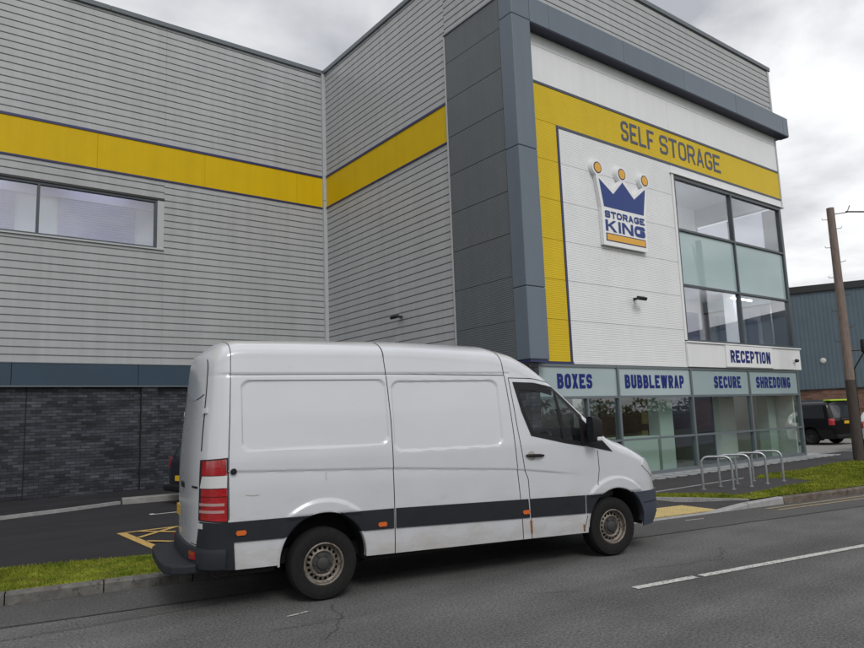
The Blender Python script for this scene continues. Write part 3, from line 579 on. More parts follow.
# side wall ribbon window
win = MB()
for x in (WX1-.03, 2.466, -.43, -3.33, -6.23, WX0+.03): win.box(x-.03, x+.03, Y1-.0, Y1+.12, WZ0, WZ1)
xs = [WX1-.03, 2.466, -.43, -3.33, -6.23, WX0+.03]
for a, b in zip(xs[1:], xs[:-1]):
    win.box(a+.03, b-.03, Y1+.002, Y1+.115, WZ0, WZ0+.045); win.box(a+.03, b-.03, Y1+.002, Y1+.115, WZ1-.06, WZ1)
win = bpart(win, 'ribbon_window', 'frame')
for a, b in zip(xs[1:], xs[:-1]): bpart(MB().box(a+.03, b-.03, Y1+.06, Y1+.072, WZ0+.045, WZ1-.06), 'pane', 'glass_up', win)
bpart(MB().box(WX0, 5.543, Y1-.045, Y1+.06, WZ0-.045, WZ0-.003), 'window_sill', 'trim_grey', win)
bpart(MB().box(WX0, 5.543, Y1-.03, Y1+.06, WZ1+.003, WZ1+.065), 'window_head', 'black_metal', win)
bpart(MB().box(WX1+.003, 5.543, Y1-.012, Y1+.06, WZ0, WZ1), 'window_jamb', 'trim_grey', win)
# rooms behind the ribbon window: pale wall with violet roller doors just inside
bpart(MB().box(-16, X2, Y1+.86, Y1+.95, 5.5, 7.84), 'partition', 'int_pale'); bpart(MB().box(-16, X2, Y1+.78, Y1+.95, 7.842, 8.3), 'partition', 'int_lav')
for x in (3.2, .3, -2.6, -5.5): bpart(MB().box(x, x+1.5, Y1+.24, Y1+.32, 8.22, 8.26), 'lamp_or_fill', 'fill_dim')  # strips added out of view above the window head to brighten the room
bpart(MB().box(-16, X2, Y1+.2, Y1+.95, 5.4, 5.5), 'floor_slab', 'int_wall'); bpart(MB().box(-16, X2, Y1+.2, Y1+.95, 8.3, 8.4), 'floor_slab', 'int_violet')
for x in (3.05, .11, -2.83, -5.77): bpart(MB().box(x, x+1.93, Y1+.80, Y1+.855, 5.5, 7.82), 'roller_door', 'shutter')
# ground floor shop front
shop = MB(); XS = [10.93, 13.86, 16.99, 20.01, 23.04]
for x in XS: shop.box(x-.035, x+.035, Y3-.02, Y3+.10, .05, 2.745)
for z, h_ in ((.09, .04), (.94, .025), (1.985, .03), (2.715, .028)):
    for a, b in zip(XS[:-1], XS[1:]): shop.box(a+.035, b-.035, Y3-.012, Y3+.095, z-h_, z+h_)
shop.box(12.67, 12.73, Y3-.014, Y3+.09, .13, 1.955)
shop = bpart(shop, 'shop_front', 'frame_pale')
for a, b in zip(XS[:-1], XS[1:]):
    bpart(MB().box(a+.035, b-.035, Y3+.02, Y3+.035, 2.015, 2.687), 'sign_panel', 'frosted_sign', shop)
    for z0, z1 in ((.13, .915), (.965, 1.955)): bpart(MB().box(a+.035, b-.035, Y3+.04, Y3+.052, z0, z1), 'pane', 'glass', shop)
for t, a, b in (('BOXES', 11.72, 12.92), ('BUBBLEWRAP', 14.15, 16.67), ('SECURE', 18.14, 19.57), ('SHREDDING', 20.44, 22.55)):
    stroke_word(t, a, b, 2.19, 2.53, lambda x, z, e=0: (x, Y3+.016-e, z), 'lettering', 'letter_navy', shop, .082, .5, off=B0)
bpart(MB().box(23.078, 23.10, Y3-.02, Y3+6, .05, 2.745), 'pane', 'glass', shop)
bpart(MB().box(X2+.02, 24.0, Y3-.06, Y3+.3, -.05, .048), 'plinth', 'slab')
bpart(MB().box(12.75, 13.80, Y3+.06, Y3+.085, 1.80, 1.85), 'door_rail', 'frame', shop); bpart(MB().box(13.72, 13.80, Y3+.06, Y3+.085, .14, 1.80), 'door_stile', 'frame', shop)
# interior of the front block
mb = MB(); mb.box(X2+.27, 23.0, Y3+.31, Y3+9, -.02, .03); bpart(mb, 'shop_floor', 'int_floor')
bpart(MB().box(X2+.27, 22.98, Y3+.13, Y3+9, 2.79, 3.40), 'floor_slab', 'int_wall')
bpart(MB().box(16.9, 22.95, Y3+.4, Y3+9, 5.45, 5.62), 'floor_slab', 'int_wall')
bpart(MB().box(16.9, 22.95, Y3+.3, Y3+9, 8.9, 9.0), 'floor_slab', 'int_wall')
bpart(MB().box(X2+.27, 22.98, Y3+6, Y3+6.1, .03, 8.9), 'partition', 'int_wall')
bpart(MB().box(16.9, 16.99, Y3+.2, Y3+6, 3.4, 8.9), 'partition', 'int_wall')
for (a, b, d, z0, z1, m) in ((16.28, 16.9, .6, .03, 2.79, 'int_green'), (22.3, 22.78, .7, .03, 2.79, 'int_green'), (13.4, 13.8, 3, .03, 2.79, 'int_wall'), (15.3, 15.55, 2.4, .03, 2.79, 'int_wall'), (21.75, 21.95, 1.2, 3.4, 5.45, 'int_wall')):
    bpart(MB().box(a, b, Y3+d, Y3+d+.35, z0, z1), 'column', m)
for (a, b) in ((15.6, 16.7), (20.9, 21.9)): bpart(MB().box(a, b, Y3+5.9, Y3+5.995, .03, 2.1), 'inner_door', 'int_brown')
for (a, b) in ((18.2, 18.95), (19.6, 20.35), (21.6, 22.4)):
    bpart(MB().box(a, b, Y3+2.9, Y3+2.99, 3.4, 5.0), 'inner_door', 'int_door'); bpart(MB().box(a, b, Y3+2.9, Y3+2.99, 5.62, 7.6), 'inner_door', 'int_door')
bpart(MB().box(17.0, 22.9, Y3+3, Y3+3.08, 3.4, 8.9), 'partition', 'int_wall'); bpart(MB().box(17.15, 19.9, Y3+3.3, Y3+3.38, .03, 2.79), 'partition', 'int_brown'); bpart(MB().box(20.6, 21.9, Y3+1.6, Y3+1.68, .03, 2.79), 'partition', 'int_wall'); bpart(MB().box(22.86, 22.94, Y3+.15, Y3+6, .03, 2.79), 'partition', 'int_wall'); bpart(MB().box(20.2, 20.28, Y3+1.4, Y3+3.3, .03, 2.79), 'partition', 'int_door')  # the brown one is a dark backdrop, added so glass reflections show
for (x, y, z) in ((17.6, .3, 5.40), (19.8, .3, 5.40), (17.6, .3, 8.85), (20.0, .3, 8.85), (20.9, .75, 5.08)):
    bpart(MB().box(x, x+1.2, Y3+y, Y3+y+(.22 if z > 5.2 else .06), z, z+.04), 'lamp_or_fill', 'lamp')  # last one is a visible lamp; the others are added out of view as fill
for x in (12.2, 14.6, 17.4, 19.6, 21.6): bpart(MB().box(x, x+.6, Y3+2.4, Y3+3.0, 2.755, 2.785), 'lamp_or_fill', 'fill_dim')  # panels added out of view behind the sign row to brighten the shop
mb = MB(); mb.box(14.35, 16.0, Y3+.5, Y3+1.0, .03, .93); mb.box(14.3, 16.05, Y3+.46, Y3+1.05, .932, .97)
tag(mb.build('reception_counter', 'int_green', bevel=.01), 'pale green counter standing inside the window under the word BUBBLEWRAP', 'counter')
cab = thing('display_stand', (18.0, Y3+2.6, .03), 'dark brown shelf unit standing inside behind the window under SECURE', 'shelf')
for x in (0, 1.1): MB().box(x, x+.06, 0, .4, 0, 1.9).build('side_panel', 'int_brown', cab)
for z in (.05, .6, 1.15, 1.7): MB().box(.061, 1.099, .01, .39, z, z+.05).build('shelf', 'int_brown', cab)
for i, (x, z, c) in enumerate(((.2, .1, 'int_green'), (.6, .1, 'slab'), (.25, .65, 'buff'), (.7, .65, 'int_brown'), (.3, 1.2, 'buff'))):
    o = MB().box(18.0+x, 18.32+x, Y3+2.63, Y3+2.93, .03+z, .03+z+.35).build('carton', c, bevel=.006)
    tag(o, ['pale green carton on the bottom shelf behind SECURE window', 'grey carton on the bottom shelf behind SECURE window', 'tan carton on the middle shelf behind SECURE window', 'dark brown carton on the middle shelf behind SECURE window', 'tan carton on the top shelf behind SECURE window'][i], 'carton', 'cartons on the shop shelf')
# ------------------------------------------------------------------ signs and fittings
cs = thing('crown_sign', (14.45, Y3, 5.75), 'white crown shaped wall sign with blue crown and STORAGE KING lettering', 'sign')
yF, yB = Y3-.115, Y3-.005
CO = (14.45, Y3, 5.75)
body = [(13.57, 5.735), (15.35, 5.735), (15.36, 6.7), (15.50, 7.52), (15.42, 7.545), (14.92, 7.21), (14.54, 7.54), (14.40, 7.54), (14.06, 7.20), (13.50, 7.52), (13.43, 7.50), (13.57, 6.7)]
mb = MB(); mb.prism(body, lambda a, b: (a, yF, b), lambda a, b: (a, yB, b)); mb.f[0] = tuple(reversed(mb.f[0])); sb = mb.build('backing', 'sign_white', cs, off=CO, bevel=.008)
def disc(x, z, r, y0, y1, k=28): m_ = MB(); m_.prism([(x+r*math.cos(2*math.pi*i/k), z+r*math.sin(2*math.pi*i/k)) for i in range(k)], lambda a, b: (a, y0, b), lambda a, b: (a, y1, b)); return m_
for x in (13.51, 14.47, 15.43):
    o = disc(x, 7.69, .205, yF-.004, yB).build('orb', 'sign_white', cs, off=CO, bevel=.006)
    disc(x, 7.69, .150, yF-.009, yF-.0045).build('orb_ring', 'letter_edge', o, off=CO); disc(x, 7.69, .122, yF-.013, yF-.0095).build('orb_face', 'sign_amber', o, off=CO)
blue = [(13.66, 6.715), (15.275, 6.715), (15.42, 7.45), (14.91, 7.09), (14.47, 7.47), (14.06, 7.09), (13.53, 7.42)]
mb = MB(); mb.prism(blue, lambda a, b: (a, yF-.006, b), lambda a, b: (a, yF-.0005, b)); mb.build('crown', 'crown_blue', cs, off=CO)
fs = lambda a, b, e=0: (a, yF-.004-e, b)
stroke_word('STORAGE', 13.67, 15.28, 6.44, 6.62, fs, 'lettering', 'crown_blue', cs, .05, .5, off=CO)
stroke_word('KING', 13.67, 15.28, 6.09, 6.385, fs, 'lettering', 'crown_blue', cs, .098, .5, off=CO)
mb = MB(); mb.box(13.67, 15.27, yF-.005, yF-.0005, 5.84, 6.045); b_ = mb.build('bar', 'letter_edge', cs, off=CO); MB().box(13.70, 15.24, yF-.009, yF-.0055, 5.865, 6.02).build('bar_face', 'sign_amber', b_, off=CO)
rsg = thing('reception_sign', (18.72, Y3-.06, 2.79), 'white RECEPTION board with navy letters above the shop windows', 'sign')
RO = (18.72, Y3-.06, 2.79)
MB().box(18.72, 21.40, Y3-.10, Y3-.062, 2.79, 3.41).build('board', 'sign_white', rsg, off=RO, bevel=.006)
stroke_word('RECEPTION', 18.93, 21.20, 2.92, 3.28, lambda x, z, e=0: (x, Y3-.104-e, z), 'lettering', 'letter_navy', rsg, .082, .5, off=RO)
def floodlight(loc, rz, label):
    t = thing('floodlight', loc, label, 'floodlight', rz, 'wall floodlights')
    MB().box(-.03, .03, -.16, -.001, -.03, .03).build('bracket', 'black_metal', t)
    m_ = MB(); c, s = math.cos(.5), math.sin(.5)
    m_.box(-.16, .16, -.05, .05, -.03, .05); m_.v = [(x, y*c-z*s-.24, y*s+z*c-.02) for x, y, z in m_.v]; h = m_.build('housing', 'black_metal', t, bevel=.012)
    m_ = MB(); m_.box(-.13, .13, -.05, .04, -.036, -.0305); m_.v = [(x, y*c-z*s-.24, y*s+z*c-.02) for x, y, z in m_.v]; m_.build('lens', 'bulkhead_lens', h)
floodlight((14.74, Y3, 4.46), 0, 'small black floodlight on the white front wall under the crown sign')
floodlight((X2, 15.18, 4.38), -math.pi/2, 'small black floodlight on the grey side wall above the white van')
t = thing('security_camera', (22.8, Y3-.06, 3.05), 'small dark dome camera on the white strip right of RECEPTION', 'camera')
MB().box(-.05, .05, -.05, -.001, -.05, .05).build('base', 'sign_white', t, bevel=.008)
m_ = MB(); m_.lathe([(.0, -.16), (.03, -.155), (.05, -.13), (.055, -.1), (.055, -.051)], lambda a, b, c: (a, c, b), 16); m_.build('dome', 'black_metal', t, smooth=40)
# ------------------------------------------------------------------ neighbouring building
NA = .45; NB = np.array([38.673, 15.902]); nd = np.array([-math.sin(NA), math.cos(NA)]); nrz = math.atan2(nd[1], nd[0])
nb = thing('neighbour_warehouse', (*NB, 0), 'blue grey clad warehouse on a red brick base beyond the black van', 'building', nrz)
# local x along wall (towards back left), local y: behind is -y (right hand of direction)
mb = MB(); mb.box(-30, 14, -25, 0, 0, 2.46); mb.build('brick_base', 'brick_red', nb)
for i in range(11): MB().box(-30+4*i+.01, -30+4*(i+1)-.01, -25, .05, 2.47, 7.60).build('cladding_sheet', 'neigh_clad', nb)
MB().box(-30.1, 14.1, -25.1, .16, 7.605, 7.96).build('roof_edge', 'black_metal', nb); MB().box(-30.1, 14.1, -.5, .10, 2.44, 2.465).build('drip_trim', 'frame', nb)
def nlocal(u): return u
lb = thing('bulkhead_light', (NB[0]+nd[0]*.6, NB[1]+nd[1]*.6, 3.92), 'round white bulkhead light on the blue grey warehouse wall', 'wall light', nrz)
m_ = MB(); m_.lathe([(.135, .052), (.135, .07), (.12, .095), (.07, .11), (0, .115)], lambda a, b, c: (a, c, b), 24); m_.build('lens', 'bulkhead_lens', lb, smooth=40)
m_ = MB(); m_.lathe([(.155, .051), (.155, .066), (.137, .069)], lambda a, b, c: (a, c, b), 24); m_.build('rim', 'galv', lb, smooth=40)
# ------------------------------------------------------------------ pole, wire, stands
PB = (21.7, 8.62, 0)
pole = thing('telegraph_pole', PB, 'tall weathered wooden telegraph pole with step bolts on the grass verge', 'pole')
def poleat(z): return (-.004*z, -.004*z, z)
m_ = MB(); m_.tube([poleat(z) for z in (-.1, 1, 2, 3, 4, 5, 6, 7.4)], [.138, .134, .130, .126, .120, .115, .110, .104], 18); m_.build('shaft', 'pole_wood', pole, smooth=50)
m_ = MB(); m_.tube([poleat(z) for z in (-.05, .8, 1.7, 2.3)], [.1435, .1395, .1355, .132], 18); m_.build('tarred_butt', 'pole_dark', pole, smooth=50)
for i, z in enumerate((3.4, 3.8, 4.3, 4.75, 5.3, 5.75, 6.2, 6.75, 7.05)):
    sgn = 1 if i % 2 else -1; x, y, _ = poleat(z); d = np.array([.55, -.83])*sgn
    m_ = MB(); m_.tube([(x, y, z), (x+d[0]*.23, y+d[1]*.23, z+.015), (x+d[0]*.25, y+d[1]*.25, z+.06)], .009, 6); m_.build('step_bolt', 'black_metal', pole)
m_ = MB(); m_.tube([(.13, -.10, .1), (.125, -.10, 1.5), (.12, -.10, 2.6), (.30, -.36, 3.1)], .022, 8); m_.build('cable_duct', 'black_plastic', pole, smooth=50)
m_ = MB(); m_.tube([(.30, -.36, 3.05), (.30, -.36, 3.1), (.30, -.36, 3.42), (.30, -.36, 3.45)], [.03, .085, .085, .06], 14); m_.build('cable_joint', 'black_plastic', pole, smooth=40)
m_ = MB(); m_.tube([(.0, 0, 3.15), (.30, -.36, 3.15)], .025, 8); m_.build('bracket', 'black_metal', pole)
x, y, z = poleat(7.2); m_ = MB(); m_.tube([(x, y, z), (x+.25, y-.35, z+.02), (x+.3, y-.42, z+.22)], .014, 6); m_.build('wire_hook', 'black_metal', pole)
x, y, z = poleat(7.24); P0 = np.array([PB[0]+x+.22, PB[1]+y-.33, z]); P1 = np.array([60, -14, 8.3])
m_ = MB(); m_.tube([tuple(P0+(P1-P0)*t-np.array([0, 0, 1.2*t*(1-t)])) for t in [i/16 for i in range(17)]], .022, 6); tag(m_.build('overhead_wire', 'black_plastic'), 'dark overhead wire running right from the top of the pole', 'wire')
for i, (a, b) in enumerate((((12.96, 8.10), (13.26, 7.63)), ((13.60, 8.11), (13.91, 7.61)), ((14.28, 8.12), (14.58, 7.62)), ((15.0, 8.14), (15.26, 7.61)))):
    a = np.array(a); b = np.array(b); d = b-a; Lh = np.linalg.norm(d); d = d/Lh; R_ = .13; Ht = .645
    pts = [(0, .0), (0, Ht-R_)] + [(R_-R_*math.cos(t*math.pi/12), Ht-R_+R_*math.sin(t*math.pi/12)) for t in range(1, 7)] + [(Lh-R_+R_*math.sin(t*math.pi/12), Ht-R_+R_*math.cos(t*math.pi/12)) for t in range(0, 7)] + [(Lh, 0)]
    st = thing('cycle_stand', (a[0], a[1], .008), ['galvanised hoop cycle stand nearest the white van', 'galvanised hoop cycle stand, second from the white van', 'galvanised hoop cycle stand, third from the white van', 'galvanised hoop cycle stand nearest the telegraph pole'][i], 'cycle stand', 0, 'hoop cycle stands outside the shop')
    m_ = MB(); m_.tube([(d[0]*x, d[1]*x, z) for x, z in pts], .024, 12); m_.build('hoop', 'galv', st, smooth=50)
    for x in (0, Lh): m_ = MB(); m_.tube([(d[0]*x, d[1]*x, -.004), (d[0]*x, d[1]*x, .012)], .05, 12); m_.build('foot_plate', 'galv', st)
# ------------------------------------------------------------------ vehicles
def table(pts, sm=.05):
    xs_ = np.array([p_[0] for p_ in pts]); G = np.arange(xs_[0]-.5, xs_[-1]+.5, .01); k = max(1, int(sm/.01)); ker = np.hanning(2*k+3); ker /= ker.sum()
    outs = []
    for c in range(1, len(pts[0])):
        v = np.interp(G, xs_, [p_[c] for p_ in pts]); v = np.convolve(np.pad(v, len(ker)//2, 'edge'), ker, 'valid'); outs.append(v)
    cache = {}
    def ev(s):
        k_ = round(s, 4)
        if k_ not in cache: cache[k_] = [float(np.interp(k_, G, v)) for v in outs]
        return cache[k_]
    return ev
def inpoly(x, y, P):
    c = False; j = len(P)-1
    for i in range(len(P)):
        if (P[i][1] > y) != (P[j][1] > y) and x < (P[j][0]-P[i][0])*(y-P[i][1])/(P[j][1]-P[i][1])+P[i][0]: c = not c
        j = i
    return c
class Shell:
    """vehicle skin: for each station s a cross-section from sill to roof; side(s,z) is known in closed form"""
    def __init__(s, tab, bw, rear, front, rl, fl, n=2.5, zb=lambda q: .35, disp=None):
        s.tab = table(tab); s.bw = table(bw, .08); s.rear = rear; s.front = front; s.rl = rl; s.fl = fl; s.n = n; s.zb = zb; s.disp = disp or (lambda a, b: 0)
    def uf(s, q):
        s0, s1, m = s.front; return max(0, min(1, (q-s0)/(s1-s0)))
    def ur(s, q):
        s0, s1, m = s.rear; return max(0, min(1, (s0-q)/(s0-s1)))
    def plan(s, q):
        u, m = s.uf(q), s.front[2]; v, k = s.ur(q), s.rear[2]
        return max(0, 1-u**m)**(1/m)*max(0, 1-v**k)**(1/k)
    def xz(s, q, z): return q+s.rl(z)*s.ur(q)-s.fl(z)*s.uf(q)
    def y(s, q, z):
        zs, h = s.tab(q); b = s.bw(min(z, zs))[0]
        if z > zs: b *= max(0, 1-min(1, (z-zs)/(h-zs))**s.n)**(1/s.n)
        return s.plan(q)*(b+s.disp(q, z))
    def raw(s, q, z, side): return np.array([s.xz(q, z), side*s.y(q, z), z])
    def pt(s, q, z, side, off=0):
        a = s.raw(q, z, side)
        if off:
            e = .006; du = s.raw(q+e, z, side)-s.raw(q-e, z, side); dv = s.raw(q, z+e, side)-s.raw(q, z-e, side); n = np.cross(du, dv); l_ = np.linalg.norm(n)
            n = n/l_ if l_ > 1e-12 else np.array([0, side, 0]); n *= (1 if n[1]*side > 0 or abs(n[1]) < .02 and n[0]*(1 if q > 1 else -1) > 0 else -1); a = a+n*off
        return tuple(a)
    def stations(s, ds):
        s0, s1, m = s.rear; f0, f1, k = s.front
        def cap(a, b, e):          # even steps first, then steps by angle round the end
            l_ = abs(b-a); n = max(2, int(.7*l_/ds)); U = [.7*i/n for i in range(1, n)]; t0 = math.asin(.7**(e/2))
            U += [math.sin(t0+(math.pi/2-t0)*i/14)**(2/e) for i in range(15)]; return [a+(b-a)*u for u in U]
        n = int((f0-s0)/ds)
        return cap(s0, s1, m)[::-1]+[s0+(f0-s0)*i/n for i in range(n+1)]+cap(f0, f1, k)
    def build(s, ds, nz, nt, hole, split=None, lining=None):
        """returns MB body, dict of split MBs; hole(s,z,side)->bool drops a face; split(s,theta)->key moves it"""
        S = s.stations(ds); Pg = []; meta = []
        for q in S:
            zs, h = s.tab(q); zb = s.zb(q); row = []; mr = []
            for k in range(nz): z = zb+(zs-zb)*k/nz; row.append((s.xz(q, z), s.y(q, z), z)); mr.append((z, 0))
            p_ = s.plan(q)*(s.bw(zs)[0]+s.disp(q, zs))
            for k in range(nt+1):
                th = math.pi/2*k/nt; z = zs+(h-zs)*math.sin(th)**(2/s.n) if k else zs
                row.append((s.xz(q, z), p_*max(0, math.cos(th))**(2/s.n), z)); mr.append((z, th))
            full = [(a, -b, c) for a, b, c in row]+[(a, b, c) for a, b, c in reversed(row[:-1])]
            Pg.append(full); meta.append([(-1, z, t) for z, t in mr]+[(1, z, t) for z, t in reversed(mr[:-1])])
        K = len(Pg[0]); body = MB(); body.v = [p for r_ in Pg for p in r_]; ex = {}
        for i in range(len(S)-1):
            qm = (S[i]+S[i+1])/2
            for j in range(K-1):
                sd = meta[i][j][0] if j < K//2 else 1; z = (meta[i][j][1]+meta[i][j+1][1]+meta[i+1][j][1]+meta[i+1][j+1][1])/4; th = (meta[i][j][2]+meta[i][j+1][2])/2
                f = (i*K+j, (i+1)*K+j, (i+1)*K+j+1, i*K+j+1)
                key = split(qm, z, th) if split else None
                if key:
                    ex.setdefault(key, []).append(f); continue
                if hole(qm, z, sd): continue
                body.f.append(f)
        out = {}
        for key, fs_ in ex.items():
            m_ = MB(); mp_ = {}
            for f in fs_:
                g = []
                for a in f:
                    if a not in mp_: mp_[a] = len(m_.v); m_.v.append(body.v[a])
                    g.append(mp_[a])
                m_.f.append(tuple(g))
            out[key] = m_
        return body, out
    def patch(s, poly, side, off, nu=24, nv=10, skirt=True):
        """convex (s,z) outline lifted off the skin, with edges turned down to it"""
        a = min(p_[0] for p_ in poly)+1e-4; b = max(p_[0] for p_ in poly)-1e-4; rows = []; base = []
        for i in range(nu+1):
            q = a+(b-a)*i/nu; zz = []
            for (x0, z0), (x1, z1) in zip(poly, poly[1:]+poly[:1]):
                if (x0 <= q) != (x1 <= q): zz.append(z0+(z1-z0)*(q-x0)/(x1-x0))
            lo, hi = min(zz), max(zz); zs_ = [lo+(hi-lo)*j/nv for j in range(nv+1)]
            r_ = [s.pt(q, z, side, off) for z in zs_]
            if skirt: r_ = [s.pt(q, lo, side, -.004)]+r_+[s.pt(q, hi, side, -.004)]
            rows.append(r_)
            if skirt and i in (0, nu): base.append([s.pt(q, z, side, -.004) for z in [lo]+zs_+[hi]])
        if skirt: rows = [base[0]]+rows+[base[1]]
        m_ = MB(); m_.grid(rows); return m_
    def strip(s, fl, fr_, zlo, zhi, side, off, nu=30, nv=8):
        """band between s-limits given as functions of z and z-limits given as functions of s"""
        rows = []
        for j in range(-1, nv+2):
            t = max(0, min(nv, j))/nv; row = []
            for i in range(-1, nu+2):
                u = max(0, min(nu, i))/nu; z = zlo(0)+(zhi(0)-zlo(0))*t
                for _ in range(3): q = fl(z)+(fr_(z)-fl(z))*u; z = zlo(q)+(zhi(q)-zlo(q))*t
                row.append(s.pt(q, z, side, -.004 if (j < 0 or j > nv or i < 0 or i > nu) else off))
            rows.append(row)
        m_ = MB(); m_.grid(rows); return m_
    def ribbon(s, pts, wd, side, off=.002, step=.03, closed=False):
        P = []; pts = [np.array(p_, float) for p_ in pts]
        if closed: pts = pts+[pts[0]]
        for a, b in zip(pts[:-1], pts[1:]):
            n = max(1, int(np.linalg.norm(b-a)/step)); P += [a+(b-a)*i/n for i in range(n)]
        if not closed: P.append(pts[-1])
        rows = []; n = len(P)
        for i in range(n):
            a = P[(i-1) % n] if closed or i else P[0]; c = P[(i+1) % n] if closed or i < n-1 else P[-1]
            d1 = P[i]-a; d2 = c-P[i]; d1 = d1/np.linalg.norm(d1) if np.linalg.norm(d1) > 1e-9 else None; d2 = d2/np.linalg.norm(d2) if np.linalg.norm(d2) > 1e-9 else None
            d1 = d2 if d1 is None else d1; d2 = d1 if d2 is None else d2
            n1 = np.array([-d1[1], d1[0]]); n2 = np.array([-d2[1], d2[0]]); mm = n1+n2; mm = mm/np.linalg.norm(mm); k = 1/max(.6, mm@n1)
            rows.append([s.pt(*(P[i]+mm*wd/2*k), side, off), s.pt(*(P[i]-mm*wd/2*k), side, off)])
        if closed: rows.append(rows[0])
        m_ = MB(); m_.grid(rows); return m_
def wheel(parent, x, y, sgn, R, wd, rim, tyre_m, rim_m, hub_m, holes=18):
    """wheel lying in the local xz plane at (x,y,R); sgn = side it faces"""
    f = lambda a, b, c: (a, sgn*c, b)
    t = thing('w', (0, 0, 0), '', ''); bpy.data.objects.remove(t)
    h = wd/2
    m_ = MB(); m_.lathe([(rim, -h*.8), (rim+.02, -h*.98), (R-.055, -h), (R-.02, -h*.92), (R-.003, -h*.7), (R, -h*.3), (R-.006, -h*.28), (R-.006, -h*.22), (R, -h*.2), (R, h*.2), (R-.006, h*.22), (R-.006, h*.28), (R, h*.3), (R-.003, h*.7), (R-.02, h*.92), (R-.055, h), (R-.075, h*1.0), (rim+.03, h*.97), (rim+.008, h*.88), (rim, h*.72)], f, 56)
    ty = m_.build('wheel', tyre_m, parent, (x, y, R), smooth=35)
    m_ = MB(); m_.lathe([(rim+.006, h*.86), (rim-.004, h*.90), (rim-.012, h*.84), (rim-.016, h*.5), (rim-.03, h*.38), (rim-.036, h*.36)], f, 56)
    r0, r1 = rim-.036, rim-.066
    # ring of ventilation holes: spokes between the two radii
    for i in range(holes):
        a0 = 2*math.pi*(i+.28)/holes; a1 = 2*math.pi*(i+.72)/holes
        q_ = [f(r*math.cos(a), r*math.sin(a), c) for r, a, c in ((r0, a0, h*.36), (r0, a1, h*.36), (r1, a1, h*.5), (r1, a0, h*.5))]; m_.quad(*q_)
    m_.lathe([(r1, h*.5), (r1-.012, h*.56), (r1-.022, h*.50), (r1-.032, h*.38)], f, 56)
    m_.build('rim', rim_m, ty, smooth=30)
    m_ = MB(); m_.lathe([(rim-.002, h*.1), (.0, h*.1)], f, 40); m_.build('brake_disc', 'gap', ty)
    rc = r1-.028
    m_ = MB(); m_.lathe([(rc, h*.36), (rc-.005, h*.44), (rc*.62, h*.5), (rc*.55, h*.62), (rc*.4, h*.68), (0, h*.7)], f, 40)
    for i in range(6):
        a = 2*math.pi*i/6; cx, cz = rc*.78*math.cos(a), rc*.78*math.sin(a)
        m_.lathe([(.016, h*.42), (.014, h*.58), (0, h*.6)], lambda u, v, c: f(u+cx, v+cz, c), 8)
    m_.build('hub_cap', hub_m, ty, smooth=35)
    return ty
# ---- the white van
VA = math.radians(-10.87); VD = np.array([math.cos(VA), math.sin(VA)]); VN = np.array([-VD[1], VD[0]])   # VN: towards the kerb side
VO = np.array([3.404, 6.321])-VN*.03+VN*.99
van = thing('panel_van', (VO[0], VO[1], ROADZ), 'white high roof panel van with dark grey side moulding parked along the kerb', 'van', VA)
RA, FA, WR = 0.0, 3.666, .348           # axles, wheel radius
ARCH = ((RA, .405, .455, .575), (FA+.055, .385, .435, .565))     # s, z, opening radius, flare radius
def lin(a, b): return lambda s: a[1]+(b[1]-a[1])*(s-a[0])/(b[0]-a[0])
z_crease = lambda s: float(np.interp(s, [-.9, .77, 2.27, 3.1], [1.30, 1.228, 1.124, 1.018]))
z_mlo = lambda s: float(np.interp(s, [-.9, .75, 3.3], [.655, .623, .545])); z_mhi = lambda s: float(np.interp(s, [-.92, .77, 3.35], [.839, .823, .755]))
def ss(a, b, x): x = max(0, min(1, (x-a)/(b-a))); return x*x*(3-2*x)
def rrect(s, z, x0, x1, z0, z1, r):
    dx = max(x0+r-s, s-(x1-r)); dz = max(z0+r-z, z-(z1-r)); return math.hypot(max(dx, 0), max(dz, 0))+min(max(dx, dz), 0)-r
def van_disp(s, z):
    d = 0
    if -.95 < s < 2.3 and 1.3 < z < 2.3:
        x0, x1, z0, z1 = (-.80, .715, 1.487, 2.165) if s < .75 else (.79, 2.12, 1.405, 2.145)
        d -= .017*(1-ss(-.008, .008, rrect(s, z, x0, x1, z0, z1, .09)))
    zc = z_crease(s)
    if -.95 < s < 3.4 and z < zc+.03: d -= .012*ss(-.010, .008, zc-z)*math.exp(-max(0, zc-z)/.22)*(1-ss(2.7, 3.2, s))
    if s < 2.3 and z > 2.1: d += -.010*math.exp(-((z-2.225)/.012)**2)+.008*ss(2.395, 2.41, z)*0+.006*ss(2.398, 2.412, z)
    for a, b, r0, r1 in ARCH:
        r = math.hypot(s-a, z-b)
        if r < r1+.03: d += .020*(1-ss(r1-.03, r1+.006, r))*ss(z_mhi(s)-.03, z_mhi(s)+.02, z)
    return d
vsh = Shell([(-1.2, 2.22, 2.47), (-1.0, 2.36, 2.595), (-.8, 2.40, 2.635), (1.0, 2.40, 2.65), (2.1, 2.33, 2.615), (2.45, 2.22, 2.535), (2.66, 2.08, 2.44), (2.85, 1.96, 2.29), (3.05, 1.81, 2.12), (3.24, 1.65, 1.945), (3.44, 1.48, 1.765), (3.68, 1.28, 1.53), (3.85, 1.21, 1.44), (4.1, 1.13, 1.37), (4.3, 1.06, 1.31), (4.7, .98, 1.22)],
    [(.28, .945), (.45, .968), (.8, .985), (1.1, .99), (1.4, .983), (1.8, .952), (2.1, .915), (2.4, .87), (2.7, .82)],
    (-.86, -1.215, 3.0), (3.95, 4.72, 2.7), lambda z: .10*ss(1.2, 2.6, z), lambda z: float(np.interp(z, [.3, .45, .7, .85, .95, 1.1, 1.3], [.10, .0, .0, .03, .06, .14, .25])), 2.5,
    lambda s: float(np.interp(s, [-1.2, -.86, 3.3, 4.1, 4.66], [.42, .40, .315, .31, .34])), van_disp)
